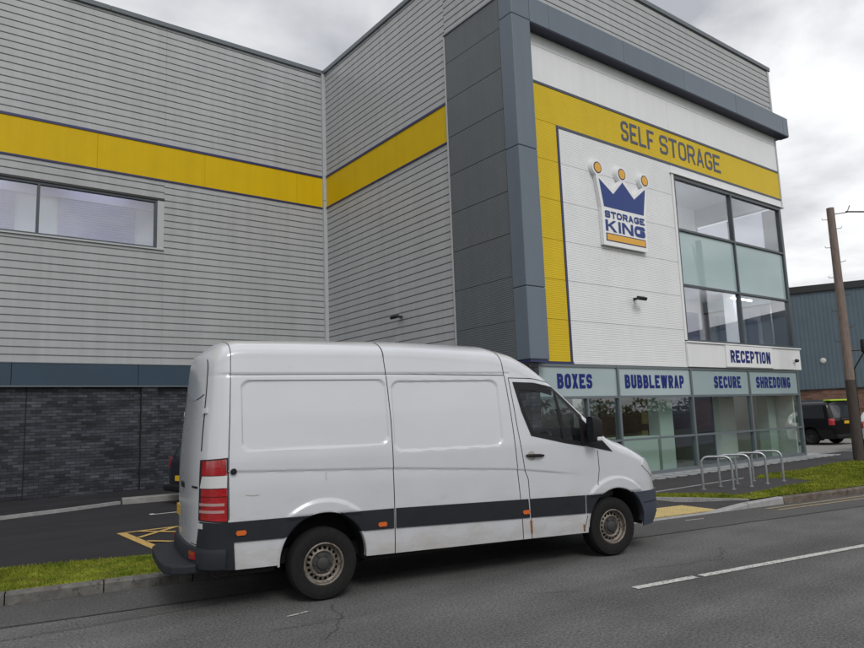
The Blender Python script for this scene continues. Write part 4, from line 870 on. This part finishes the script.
WIN = [(2.365, 2.10), (2.62, 2.09), (2.89, 2.035), (3.255, 1.69), (3.255, 1.362), (2.99, 1.41), (2.535, 1.512), (2.435, 1.78)]
def van_hole(s, z, sd):
    if inpoly(s, z, WIN): return True
    for a, b, r0, r1 in ARCH:
        if math.hypot(s-a, z-b) < r0+.004 or (abs(s-a) < r0 and z < b): return True
    return False
def van_split(s, z, th): return 'windscreen' if 2.72 < s < 3.66 and th > .62 else None
body, ex = vsh.build(.018, 168, 24, van_hole, van_split)
body.build('body', 'van_white', van, smooth=38)
ex['windscreen'].build('windscreen', 'glass_car', van, smooth=40)
# dark lining inside the cab
m_ = MB()
for i in range(24):
    q0, q1 = 2.25+i*.06, 2.25+(i+1)*.06
    zs_, h_ = vsh.tab((q0+q1)/2)
    for sd in (-1, 1):
        for k in range(30):
            z0 = .42+k*(h_-.06-.42)/30; z1 = .42+(k+1)*(h_-.06-.42)/30
            if q1 > 3.2 and z0 < .98: continue
            if inpoly((q0+q1)/2, (z0+z1)/2, [(a+(.05 if a > 2.8 else -.05), b+(.05 if b > 1.7 else -.05)) for a, b in WIN]): continue
            if q0 > 2.68 and z1 > zs_+.1: continue
            m_.quad(vsh.pt(q0, z0, sd, -.03), vsh.pt(q1, z0, sd, -.03), vsh.pt(q1, z1, sd, -.03), vsh.pt(q0, z1, sd, -.03))
m_.build('cab_lining', 'cab_grey', van, smooth=60)
def vp(mb, name, m, parent=None, **kw): return mb.build(name, m, parent or van, **kw)
vp(MB().box(2.24, 2.27, -.86, .86, .45, 2.2), 'bulkhead', 'cab_grey')
vp(MB().box(-1.0, 4.1, -.72, .72, .36, .50), 'underbody', 'gap')
vp(MB().box(2.25, 4.0, -.8, .8, .50, .56), 'cab_floor', 'cab_dark')
m_ = MB(); m_.prism([(3.15, .9), (3.25, 1.28), (3.45, 1.36), (3.8, 1.32), (3.8, .7), (3.2, .6)], lambda a, b: (a, -.84, b), lambda a, b: (a, .84, b)); vp(m_, 'dashboard', 'cab_dark', bevel=.02)
for y0, y1 in ((-.78, -.30), (-.05, .80)):
    st = vp(MB().box(2.4, 2.95, y0, y1, .75, .98), 'seat', 'seat_cloth', bevel=.04)
    m_ = MB(); m_.prism([(2.42, .95), (2.58, .95), (2.44, 1.58), (2.32, 1.58)], lambda a, b: (a, y0, b), lambda a, b: (a, y1, b)); vp(m_, 'seat_back', 'seat_cloth', st, bevel=.04)
    ym = (y0+y1)/2; m_ = MB(); m_.prism([(2.33, 1.62), (2.43, 1.62), (2.41, 1.84), (2.31, 1.84)], lambda a, b: (a, ym-.13, b), lambda a, b: (a, ym+.13, b)); vp(m_, 'head_rest', 'seat_cloth', st, bevel=.03)
m_ = MB(); ca, sa = math.cos(.9), math.sin(.9)
ring = [(2.98+.20*math.cos(t)*ca, -.45+.20*math.sin(t), 1.36+.20*math.cos(t)*sa) for t in [2*math.pi*i/28 for i in range(29)]]
m_.tube(ring, .017, 8, False); m_.tube([(2.98-.19*ca, -.45, 1.36-.19*sa), (2.99, -.45, 1.35), (3.25, -.45, 1.15)], .03, 8); m_.tube([(2.98, -.64, 1.36), (2.98, -.26, 1.36)], .022, 8); vp(m_, 'steering_wheel', 'black_plastic', smooth=50)
m_ = MB(); m_.box(2.55, 2.95, -.72, -.30, 2.02, 2.05); vp(m_, 'sun_visor', 'cab_dark')
SD = {-1: 'near', 1: 'far'}
for sd in (-1, 1):
    g = vsh.patch(WIN, sd, -.006, 30, 10, False); gl = vp(g, 'door_window', 'glass_car', smooth=60)
    vp(vsh.ribbon(WIN, .05, sd, .004, .02, True), 'window_seal', 'black_plastic', gl, smooth=60)
    vp(vsh.ribbon([(2.37, 2.075), (2.62, 2.065), (2.88, 2.0)], .09, sd, .005, .02), 'window_seal', 'black_plastic', gl, smooth=60)
    vp(vsh.ribbon([(2.905, 2.0), (2.955, 1.7), (2.995, 1.40)], .042, sd, .006, .02), 'window_post', 'black_plastic', gl, smooth=60)
    vp(vsh.patch([(3.235, 1.70), (3.70, 1.25), (3.235, 1.35)], sd, .007, 16, 8), 'mirror_sail', 'black_plastic', smooth=40)
    # arches
    for a, b, r0, r1 in ARCH:
        t0 = math.asin((.375-b)/r0); runs = []
        for i in range(72):
            ta, tb = t0+(math.pi-2*t0)*i/72, t0+(math.pi-2*t0)*(i+1)/72; zm = b+r0*math.sin((ta+tb)/2); sm_ = a+r0*math.cos((ta+tb)/2)
            key = 'van_grey' if z_mlo(sm_) < zm < z_mhi(sm_) or (sm_ > FA+.1 and zm < .738) else 'van_white'
            if not runs or runs[-1][0] != key: runs.append((key, MB()))
            m_ = runs[-1][1]; o1 = .0145 if key == 'van_grey' else .004
            m_.grid([[vsh.pt(a+k_*r0*math.cos(t_), b+k_*r0*math.sin(t_), sd, o_) for t_ in (ta, tb)] for k_, o_ in ((1.025, o1), (.99, o1), (.975, o1-.006), (.965, -.05))])
        for key, m_ in runs: vp(m_, 'arch_lip', key, smooth=50)
        m_ = MB(); m_.grid([[(a+r0*.97*math.cos(t), sd*y_, b+r0*.97*math.sin(t)) for t in [math.pi*(-.04+1.08*i/40) for i in range(41)]] for y_ in (.955, .55)]+[[(a, sd*.55, b)]*41]); vp(m_, 'arch_liner', 'gap', smooth=50)
    # grey moulding
    def arc(A, sg): return lambda z: A[0]+sg*math.sqrt(max(0, (A[2]*1.02)**2-(z-A[1])**2))
    c = lambda v: (lambda z: v)
    for l_, r_ in ((c(-.93), arc(ARCH[0], -1)), (arc(ARCH[0], 1), c(.745)), (c(.772), lambda z: 2.455-.075*(z-.32)), (lambda z: 2.478-.075*(z-.32), c(3.235)), (c(3.255), arc(ARCH[1], -1))):
        vp(vsh.strip(l_, r_, z_mlo, z_mhi, sd, .013), 'side_moulding', 'van_grey', smooth=35)
    # panel gaps
    GP = [[(-.905, 2.60), (-.912, 2.22), (-.93, 1.4), (-.925, .86)], [(.705, 2.60), (.735, 2.2), (.755, 1.7), (.76, .36)], [(2.20, 2.52), (2.235, 2.18), (2.275, 1.6), (2.30, 1.1), (2.35, .34)],
          [(2.285, 2.17), (2.335, 1.6), (2.395, 1.12), (2.44, 1.0), (2.445, .84), (2.47, .33)], [(3.47, 1.28), (3.475, 1.05), (3.44, .86)], [(3.27, .52), (3.215, .33)], [(2.285, 2.175), (2.6, 2.165), (2.90, 2.11), (3.30, 1.75), (3.45, 1.60)], [(-.905, 2.226), (.73, 2.226), (2.235, 2.205)]]
    for i, gp in enumerate(GP): vp(vsh.ribbon(gp, .009 if i != 7 else .007, sd, .0015 if i != 7 else .004, .02), 'panel_gap', 'gap', smooth=60)
    # lamps
    tl = vp(vsh.patch([(-1.155, .86), (-1.145, 1.41), (-.945, 1.425), (-.94, .845)], sd, .010, 16, 14), 'tail_lamp', 'lens_red', smooth=35)
    vp(vsh.patch([(-1.148, 1.15), (-1.145, 1.265), (-.95, 1.27), (-.95, 1.155)], sd, .0125, 14, 4), 'lamp_lens', 'lens_white', tl, smooth=35)
    for z in (.925, .99): vp(vsh.patch([(-1.15, z), (-1.15, z+.026), (-.965, z+.028), (-.965, z+.002)], sd, .0125, 14, 3), 'lamp_lens', 'lens_dull', tl, smooth=35)
    vp(vsh.ribbon([(-1.15, .858), (-1.145, 1.412), (-.943, 1.427), (-.938, .843)], .012, sd, .011, .02, True), 'lamp_bezel', 'gap', tl)
    for z in (1.15, 1.268, 1.075): vp(vsh.ribbon([(-1.146, z), (-.945, z+.004)], .006, sd, .0135, .02), 'lamp_bezel', 'lens_deep', tl)
    for x, z in ((-.815, .735), (.615, .675), (2.385, .638)):
        mk = vp(vsh.patch([(x-.05, z), (x-.04, z+.022), (x+.04, z+.022), (x+.05, z), (x+.04, z-.022), (x-.04, z-.022)], sd, .024, 8, 4), 'side_marker', 'lens_orange', smooth=35)
    vp(vsh.patch([(4.20, 1.06), (4.30, 1.135), (4.56, 1.11), (4.66, .95), (4.56, .87), (4.40, .91)], sd, .012, 18, 12), 'headlamp', 'lens_clear', smooth=35)
    # bumpers
    vp(vsh.patch([(3.985, .738), (4.40, .735), (4.715, .74), (4.715, .34), (4.165, .315), (4.158, .40), (4.15, .47), (4.125, .55), (4.085, .63), (4.04, .69)], sd, .02, 40, 10), 'front_bumper', 'bumper_grey', smooth=35)
    vp(vsh.ribbon([(4.14, .60), (4.4, .60), (4.62, .60)], .012, sd, .0215, .03), 'panel_gap', 'gap')
    vp(vsh.patch([(-1.165, .60), (-1.16, .84), (-.93, .835), (-.87, .65), (-.865, .405), (-1.165, .42)], sd, .016, 18, 10), 'bumper_corner', 'van_grey', smooth=35)
    # mirror
    yb = .96
    ms = vp(MB().box(3.30, 3.38, min(sd*yb, sd*(yb+.14)), max(sd*yb, sd*(yb+.14)), 1.46, 1.52), 'mirror_arm', 'black_plastic', bevel=.015)
    hs = MB(); ya, yb2 = sd*(yb+.09), sd*(yb+.22)
    rows = []
    for t, x, sc_x in ((0, 3.27, .86), (.03, 3.272, .97), (.3, 3.32, 1.0), (.7, 3.38, .92), (.92, 3.42, .72), (1, 3.43, .5)):
        ring_ = []
        for k in range(20):
            an = 2*math.pi*k/20; cx = math.copysign(abs(math.cos(an))**.45, math.cos(an)); cz = math.copysign(abs(math.sin(an))**.45, math.sin(an))
            ring_.append((x, (ya+yb2)/2+cx*.068*sc_x, 1.535+cz*.16*sc_x))
        rows.append(ring_)
    hs.grid(rows, True); n_ = len(hs.v); hs.f.append(tuple(range(n_-20, n_))); hs = vp(hs, 'mirror', 'black_plastic', smooth=45)
    m_ = MB(); m_.v = [(3.274, (ya+yb2)/2+math.copysign(abs(math.cos(a))**.45, math.cos(a))*.058, 1.535+math.copysign(abs(math.sin(a))**.45, math.sin(a))*.145) for a in [2*math.pi*k/20 for k in range(20)]]; m_.f = [tuple(range(20))]; vp(m_, 'mirror_glass', 'chrome' if 0 else 'dark_glass', hs)
    m_ = MB(); a_, b__ = sorted((sd*(yb+.12), sd*(yb+.229))); m_.box(3.32, 3.40, a_, b__, 1.40, 1.445); vp(m_, 'mirror_lamp', 'lens_white', hs, bevel=.01)
    # handle
    vp(vsh.patch([(2.50+.055*math.cos(t), 1.262+.055*math.sin(t)) for t in [2*math.pi*i/16 for i in range(16)]], sd, .002, 12, 8), 'handle_cup', 'grime', smooth=40)
    hd = MB(); hd.tube([vsh.pt(2.42, 1.27, sd, .012), vsh.pt(2.47, 1.268, sd, .035), vsh.pt(2.60, 1.262, sd, .035), vsh.pt(2.665, 1.258, sd, .012)], [.014, .018, .018, .012], 8); vp(hd, 'door_handle', 'black_plastic', smooth=50)
    # wheels
    for x in (RA, FA): wheel(van, x, sd*(.962-.1125), sd, WR, .225, .20, 'rubber', 'steel_rim', 'hubcap')
    # rear door edges
    vp(vsh.ribbon([(-1.150, 2.40), (-1.152, 1.5)], .007, sd, .002, .03), 'panel_gap', 'gap'); vp(vsh.ribbon([(-1.212, 2.0), (-1.19, 2.02), (-1.165, 2.05)], .008, sd, .002, .01), 'panel_gap', 'gap')
    vp(vsh.ribbon([(-1.2, .62), (-1.18, .62), (-1.162, .62)], .008, sd, .002, .01), 'panel_gap', 'gap')
    for z in (.78, 1.86): vp(vsh.patch([(-1.155, z), (-1.155, z+.05), (-1.125, z+.05), (-1.125, z)], sd, .018, 4, 3), 'hinge', 'van_white')
    kn = MB(); pc = vsh.pt(-.885, 1.305, sd, .004); kn.lathe([(.028, 0), (.03, .012), (.022, .02), (0, .021)], lambda a, b, c_: (pc[0]+a, pc[1]+sd*c_, pc[2]+b), 16); vp(kn, 'door_stop', 'black_plastic', smooth=40)
for nm, P_, m_n in (('rust_stain', [(2.44, .54), (2.472, .53), (2.478, .40), (2.45, .38)], 'rust'), ('rust_stain', [(3.20, .42), (3.225, .42), (3.235, .34), (3.21, .335)], 'rust')):
    vp(vsh.patch(P_, -1, .0035, 5, 6, False), nm, m_n)
for gp in ([(.03, 1.24), (.02, 1.20), (.028, 1.16)], [(-.77, 1.075), (-.70, 1.065), (-.64, 1.07)]): vp(vsh.ribbon(gp, .006, -1, .003, .02), 'scratch', 'grime')
# rear: bumper, step, doors' handle, plate
rb = MB(); rows = []
for z, o_ in ((.40, .02), (.42, .045), (.56, .05), (.60, .03), (.605, .0)):
    rows.append([vsh.pt(q_, max(z, .42), sd_, o_)[:2]+(z,) for sd_, q_ in [(-1, q0) for q0 in (-.95, -1.05, -1.12, -1.16, -1.185, -1.2, -1.21, -1.2135)]+[(1, q0) for q0 in (-1.2135, -1.21, -1.2, -1.185, -1.16, -1.12, -1.05, -.95)]])
rb.grid(rows); rb = vp(rb, 'rear_bumper', 'van_grey', smooth=40)
for sd in (-1, 1): vp(vsh.patch([(-1.182, .50), (-1.182, .57), (-1.15, .57), (-1.15, .50)], sd, .056, 4, 3), 'reflector', 'lens_red', rb)
m_ = MB(); out = [(-1.18, -.80), (-1.30, -.80), (-1.40, -.74), (-1.46, -.60), (-1.48, -.3), (-1.48, .3), (-1.46, .60), (-1.40, .74), (-1.30, .80), (-1.18, .80)]
m_.prism(out, lambda a, b: (a, b, .375), lambda a, b: (a, b, .465)); vp(m_, 'rear_step', 'van_grey', bevel=.02)
m_ = MB(); m_.tube([(-1.02, -.72, .40), (-1.02, -.72, .33), (-.98, -.72, .30), (-.95, -.72, .33), (-.95, -.72, .40)], .014, 8); vp(m_, 'tow_eye', 'black_metal', smooth=40)
vp(vsh.patch([(-1.196, 1.145), (-1.196, 1.165), (-1.168, 1.165), (-1.168, 1.145)], -1, .004, 4, 2), 'rear_badge', 'black_plastic')
vp(MB().box(-1.228, -1.205, -.10, .10, 1.12, 1.18), 'rear_handle', 'black_plastic', bevel=.01)
vp(MB().box(-1.213, -1.19, .14, .56, .80, .91), 'number_plate', 'plate_yellow')
vp(MB().box(.47, 3.2, -.83, -.80, .30, .36), 'sill_rail', 'gap'); vp(MB().box(-.9, -.47, -.86, -.83, .33, .41), 'sill_rail', 'gap')
# ---- other vehicles
def make_car(name, loc, rz, label, paint, L_, W_, tab, bw, wins, wb0, wb1, R, lamp, ro, fo, rear_win=None, lime=False, plate=(.62, .9)):
    t = thing(name, loc, label, 'van' if 'van' in name else 'car', rz)
    A = ((wb0, R+.02, R+.06), (wb1, R+.02, R+.06))
    sh = Shell(tab, bw, ro, fo, lambda z: .28*ss(.95, 1.9, z) if lime else .42*ss(.85, 1.5, z), lambda z: .25*ss(.6, 1.1, z), 2.6, lambda s: .26)
    def hole(s, z, sd): return any(math.hypot(s-a, z-b) < r or (abs(s-a) < r and z < b) for a, b, r in A)
    body, _ = sh.build(.06, 28, 10, hole); body.build('body', paint, t, smooth=40)
    MB().box(ro[0]-.1, fo[0]+.2, -W_/2+.15, W_/2-.15, .24, .5).build('underbody', 'gap', t)
    for sd in (-1, 1):
        for P_ in wins: sh.patch(P_, sd, .006, 14, 8).build('side_window', 'dark_glass', t, smooth=40)
        sh.patch(lamp, sd, .012, 8, 8).build('tail_lamp', 'lens_red', t, smooth=40)
        fq = fo[1]-.06; sh.patch([(fo[0]+.2, .62), (fo[0]+.22, .78), (fq, .74), (fq, .60)], sd, .01, 10, 6).build('headlamp', 'lens_clear', t, smooth=40)
        for a, b, r in A:
            m_ = MB(); m_.grid([[(a+r*.97*math.cos(u), sd*y_, b+r*.97*math.sin(u)) for u in [math.pi*(-.15+1.3*i/24) for i in range(25)]] for y_ in (W_/2-.03, W_/2-.4)]+[[(a, sd*(W_/2-.4), b)]*25]); m_.build('arch_liner', 'gap', t)
            wheel(t, a, sd*(W_/2-.13), sd, R, .21, R*.62, 'rubber', 'hubcap' if paint != 'car_white' else 'galv', 'hubcap', 10)
    if rear_win:
        z0, z1, k0, k1 = rear_win
        rows = []
        for z in [z0+(z1-z0)*i/8 for i in range(9)]:
            kk = k0+(k1-k0)*(z-z0)/(z1-z0); rows.append([sh.pt(q_, z, sd_, .008) for sd_, q_ in [(-1, ro[1]+v) for v in (kk, kk*.6, kk*.3, kk*.1, .002)]+[(1, ro[1]+v) for v in (.002, kk*.1, kk*.3, kk*.6, kk)]])
        m_ = MB(); m_.grid(rows); m_.build('rear_window', 'dark_glass', t, smooth=40)
    zp, dzp = plate; xp = sh.pt(ro[1]+.004, zp, 1, 0)[0]
    MB().box(xp-.035, xp-.01, -.26, .26, zp-.055, zp+.055).build('number_plate', 'plate_yellow', t)
    m_ = MB(); m_.box(xp-.05, xp+.12, -W_/2+.14, W_/2-.14, .28, .42); m_.build('rear_bumper', 'black_plastic', t, bevel=.04)
    if lime:
        m_ = MB(); tb = sh.tab(ro[0]); x0 = sh.xz(ro[0]-.12, tb[1]); m_.box(x0-.12, x0+.18, -.70, .70, tb[1]-.06, tb[1]+.0); m_.build('spoiler', 'lime', t, bevel=.02)
        MB().box(xp-.05, xp-.005, -.45, .45, zp+.10, zp+.15).build('tailgate_trim', 'chrome', t)
    return t
def heading(u_dir, left, away):
    d = np.array(u_dir, float); d /= np.linalg.norm(d); r = np.array([d[1], -d[0]]); f = -r*left+d*away; return math.atan2(f[1], f[0]), f/np.linalg.norm(f)
a_, f_ = heading((29.9, 13.6), .84, .54); nrm = np.array([-f_[1], f_[0]])
# near rear wheel at (29.94,13.58): it is the left wheel of a van that points left and away
wl = np.array([29.94, 13.58]); cen = wl-nrm*.82 if (wl-nrm)@wl > wl@wl else wl+nrm*.82
make_car('parked_van', (cen[0], cen[1], 0), a_, 'black van with lime green roof edge parked beyond the shop corner', 'car_black', 4.9, 1.9,
    [(-1.05, 1.38, 1.76), (-.7, 1.48, 1.83), (1.5, 1.48, 1.84), (2.2, 1.42, 1.8), (2.9, 1.15, 1.5), (3.3, .95, 1.2), (3.9, .75, 1.0)], [(.2, .88), (.6, .945), (1.0, .95), (1.5, .89), (2.0, .82)],
    [[(-.70, 1.08), (-.62, 1.58), (.55, 1.60), (.55, 1.08)], [(.65, 1.08), (.65, 1.60), (1.7, 1.60), (1.7, 1.08)], [(1.85, 1.06), (1.85, 1.54), (2.3, 1.5), (2.75, 1.08)]],
    0, 3.0, .33, [(-.99, .80), (-.99, 1.06), (-.84, 1.06), (-.84, .80)], (-.72, -1.05, 3.4), (2.9, 3.9, 2.4), (1.08, 1.58, .07, .07), True, (.90, .9))
hatch_tab = [(-.75, .98, 1.30), (-.45, 1.08, 1.44), (.2, 1.1, 1.48), (.9, 1.1, 1.47), (1.5, 1.0, 1.33), (2.0, .86, 1.06), (2.5, .76, .95), (3.2, .6, .78)]
hatch_bw = [(.2, .80), (.55, .865), (.9, .865), (1.2, .78), (1.5, .66)]
hatch_w = [[(-.35, .98), (-.1, 1.32), (.5, 1.36), (.5, .96)], [(.58, .96), (.58, 1.36), (1.1, 1.32), (1.7, .96)]]
make_car('parked_car', (5.56, 15.35, 0), math.radians(14), 'dark blue car parked by the brick wall, mostly hidden behind the white van', 'car_navy', 3.95, 1.73, hatch_tab, hatch_bw, hatch_w, 0, 2.5, .30, [(-.70, .78), (-.70, 1.0), (-.52, 1.0), (-.52, .78)], (-.35, -.75, 3), (2.4, 3.2, 2.4), (1.0, 1.30, .05, .05), False, (.56, .8))
a2, f2 = heading((27, 10.5), .72, -.7); n2 = np.array([-f2[1], f2[0]])
cw = np.array([26.85, 9.5]); a2 = math.radians(-4)
make_car('parked_car', (cw[0], cw[1], 0), a2, 'white car at the right edge, half hidden by the telegraph pole', 'car_white', 3.95, 1.73, hatch_tab, hatch_bw, hatch_w, 0, 2.5, .30, [(-.70, .78), (-.70, 1.0), (-.52, 1.0), (-.52, .78)], (-.35, -.75, 3), (2.4, 3.2, 2.4), (1.0, 1.30, .05, .05), False, (.80, .8))
# ------------------------------------------------------------------ grass
def blades(name, poly, n, hmin, hmax, label, base_z=.004, zf=None, wd=.006):
    mb = MB(); mb.v = [(x, y, base_z+(zf(x, y) if zf else 0)) for x, y in poly]; mb.f = [tuple(range(len(poly)))]
    P = np.array(poly); lo, hi = P.min(0), P.max(0); V = list(mb.v); Fc = list(mb.f); cnt = 0
    while cnt < n:
        k = 4096; xs_ = np.random.uniform(lo, hi, (k, 2))
        for x, y in xs_:
            if not inpoly(x, y, poly): continue
            if random.random() > min(1, (6.0/max(2, math.hypot(x, y)))**1.2*1.6): continue
            a = random.uniform(0, 6.283); h = random.uniform(hmin, hmax)*(1.15+.5*math.sin(x*1.9+1.3*math.sin(y*2.3))); l_ = random.uniform(0, .7)*h; b = random.uniform(0, 6.283); w_ = wd*random.uniform(.7, 1.5)*max(1, math.hypot(x, y)/9)
            z = base_z; m_ = len(V)
            V += [(x-w_*math.cos(a), y-w_*math.sin(a), z), (x+w_*math.cos(a), y+w_*math.sin(a), z), (x+l_*math.cos(b), y+l_*math.sin(b), z+h)]; Fc.append((m_, m_+1, m_+2)); cnt += 1
            if cnt >= n: break
    mb.v = V; mb.f = Fc; o = mb.build(name, 'grass'); tag(o, label, None, kind='stuff'); return o
vl = [qr(-9, .112), qr(7.0, .112), qr(7.0, 1.2), qr(2.5, 1.42), qr(0, 1.62), qr(-9, 1.75)]
blades('grass_verge', vl, 60000, .012, .030, 'strip of short green grass along the kerb left of the van')
vr = [(11.38, 8.0), (11.62, 7.56), (11.99, 6.62), qr(12.25, .135), qr(34, .135), (34, 8.0), (26, 9.1), (22.5, 8.82), (18.2, 8.64), (16.25, 8.66), (15.63, 8.45), (15.87, 7.77), (15.64, 7.09), (13.6, 7.07), (12.54, 7.10), (12.2, 7.93), (11.75, 8.55), (11.0, 9.0), (10.9, 8.6)]
blades('grass_verge', vr, 80000, .014, .036, 'wide short grass verge around the pole and cycle stands', base_z=.012)
nv = [(33, 12.4), (44, 10.2), (44, 13.6), (39.4, 14.6), (36.5, 15.2)]
blades('grass_verge', nv, 3000, .04, .08, 'small grass patch at the foot of the brick warehouse wall', base_z=.014)
# ------------------------------------------------------------------ far side of the street, seen mirrored in the glass
bw_ = MB(); bw_.prism([(-40, -13.2), (90, -13.2), (90, -13.0), (-40, -13.0)], lambda a, b: q3(a, b, 0), lambda a, b: q3(a, b, 1.25))
bw_.prism([(-40, -13.24), (90, -13.24), (90, -12.96), (-40, -12.96)], lambda a, b: q3(a, b, 1.251), lambda a, b: q3(a, b, 1.32)); tag(bw_.build('boundary_wall', 'brick_red'), 'low red brick boundary wall across the street, seen mirrored in the shop glass', 'wall')
hd = MB(); V = []; Fc = []
for i in range(9000):
    q_ = random.uniform(-30, 80); r_ = -14.6+random.gauss(0, .45); z = random.uniform(.1, 2.3+.5*math.sin(q_*.7)+.3*math.sin(q_*2.1)); x, y = qr(q_, r_); n_ = len(V)
    d = [Vector((random.gauss(0, .16), random.gauss(0, .16), random.gauss(0, .16))) for _ in range(3)]
    V += [tuple(Vector((x, y, z))+v_) for v_ in d]; Fc.append((n_, n_+1, n_+2))
hd.v = V; hd.f = Fc; tag(hd.build('hedge', 'hedge'), 'clipped green hedge across the street, seen mirrored in the shop glass', 'hedge')

gr = MB()
for i in range(700):
    q_ = random.uniform(-4, 30); r_ = -abs(random.gauss(0, .13))-.01; x, y = qr(q_, r_); z = ROADZ+.004; r0 = random.uniform(.004, .014)*(1.6 if random.random() < .08 else 1); n_ = len(gr.v)
    gr.v += [(x+r0*math.cos(a)*random.uniform(.6, 1.2), y+r0*math.sin(a)*random.uniform(.6, 1.2), z) for a in (0, 1.5, 3.1, 4.6)] + [(x, y, z+r0*.8)]; gr.f += [(n_, n_+1, n_+4), (n_+1, n_+2, n_+4), (n_+2, n_+3, n_+4), (n_+3, n_, n_+4)]
tag(gr.build('gutter_grit', 'kerbstone'), 'pale grit and small stones lying in the gutter along the kerb', None, kind='stuff')
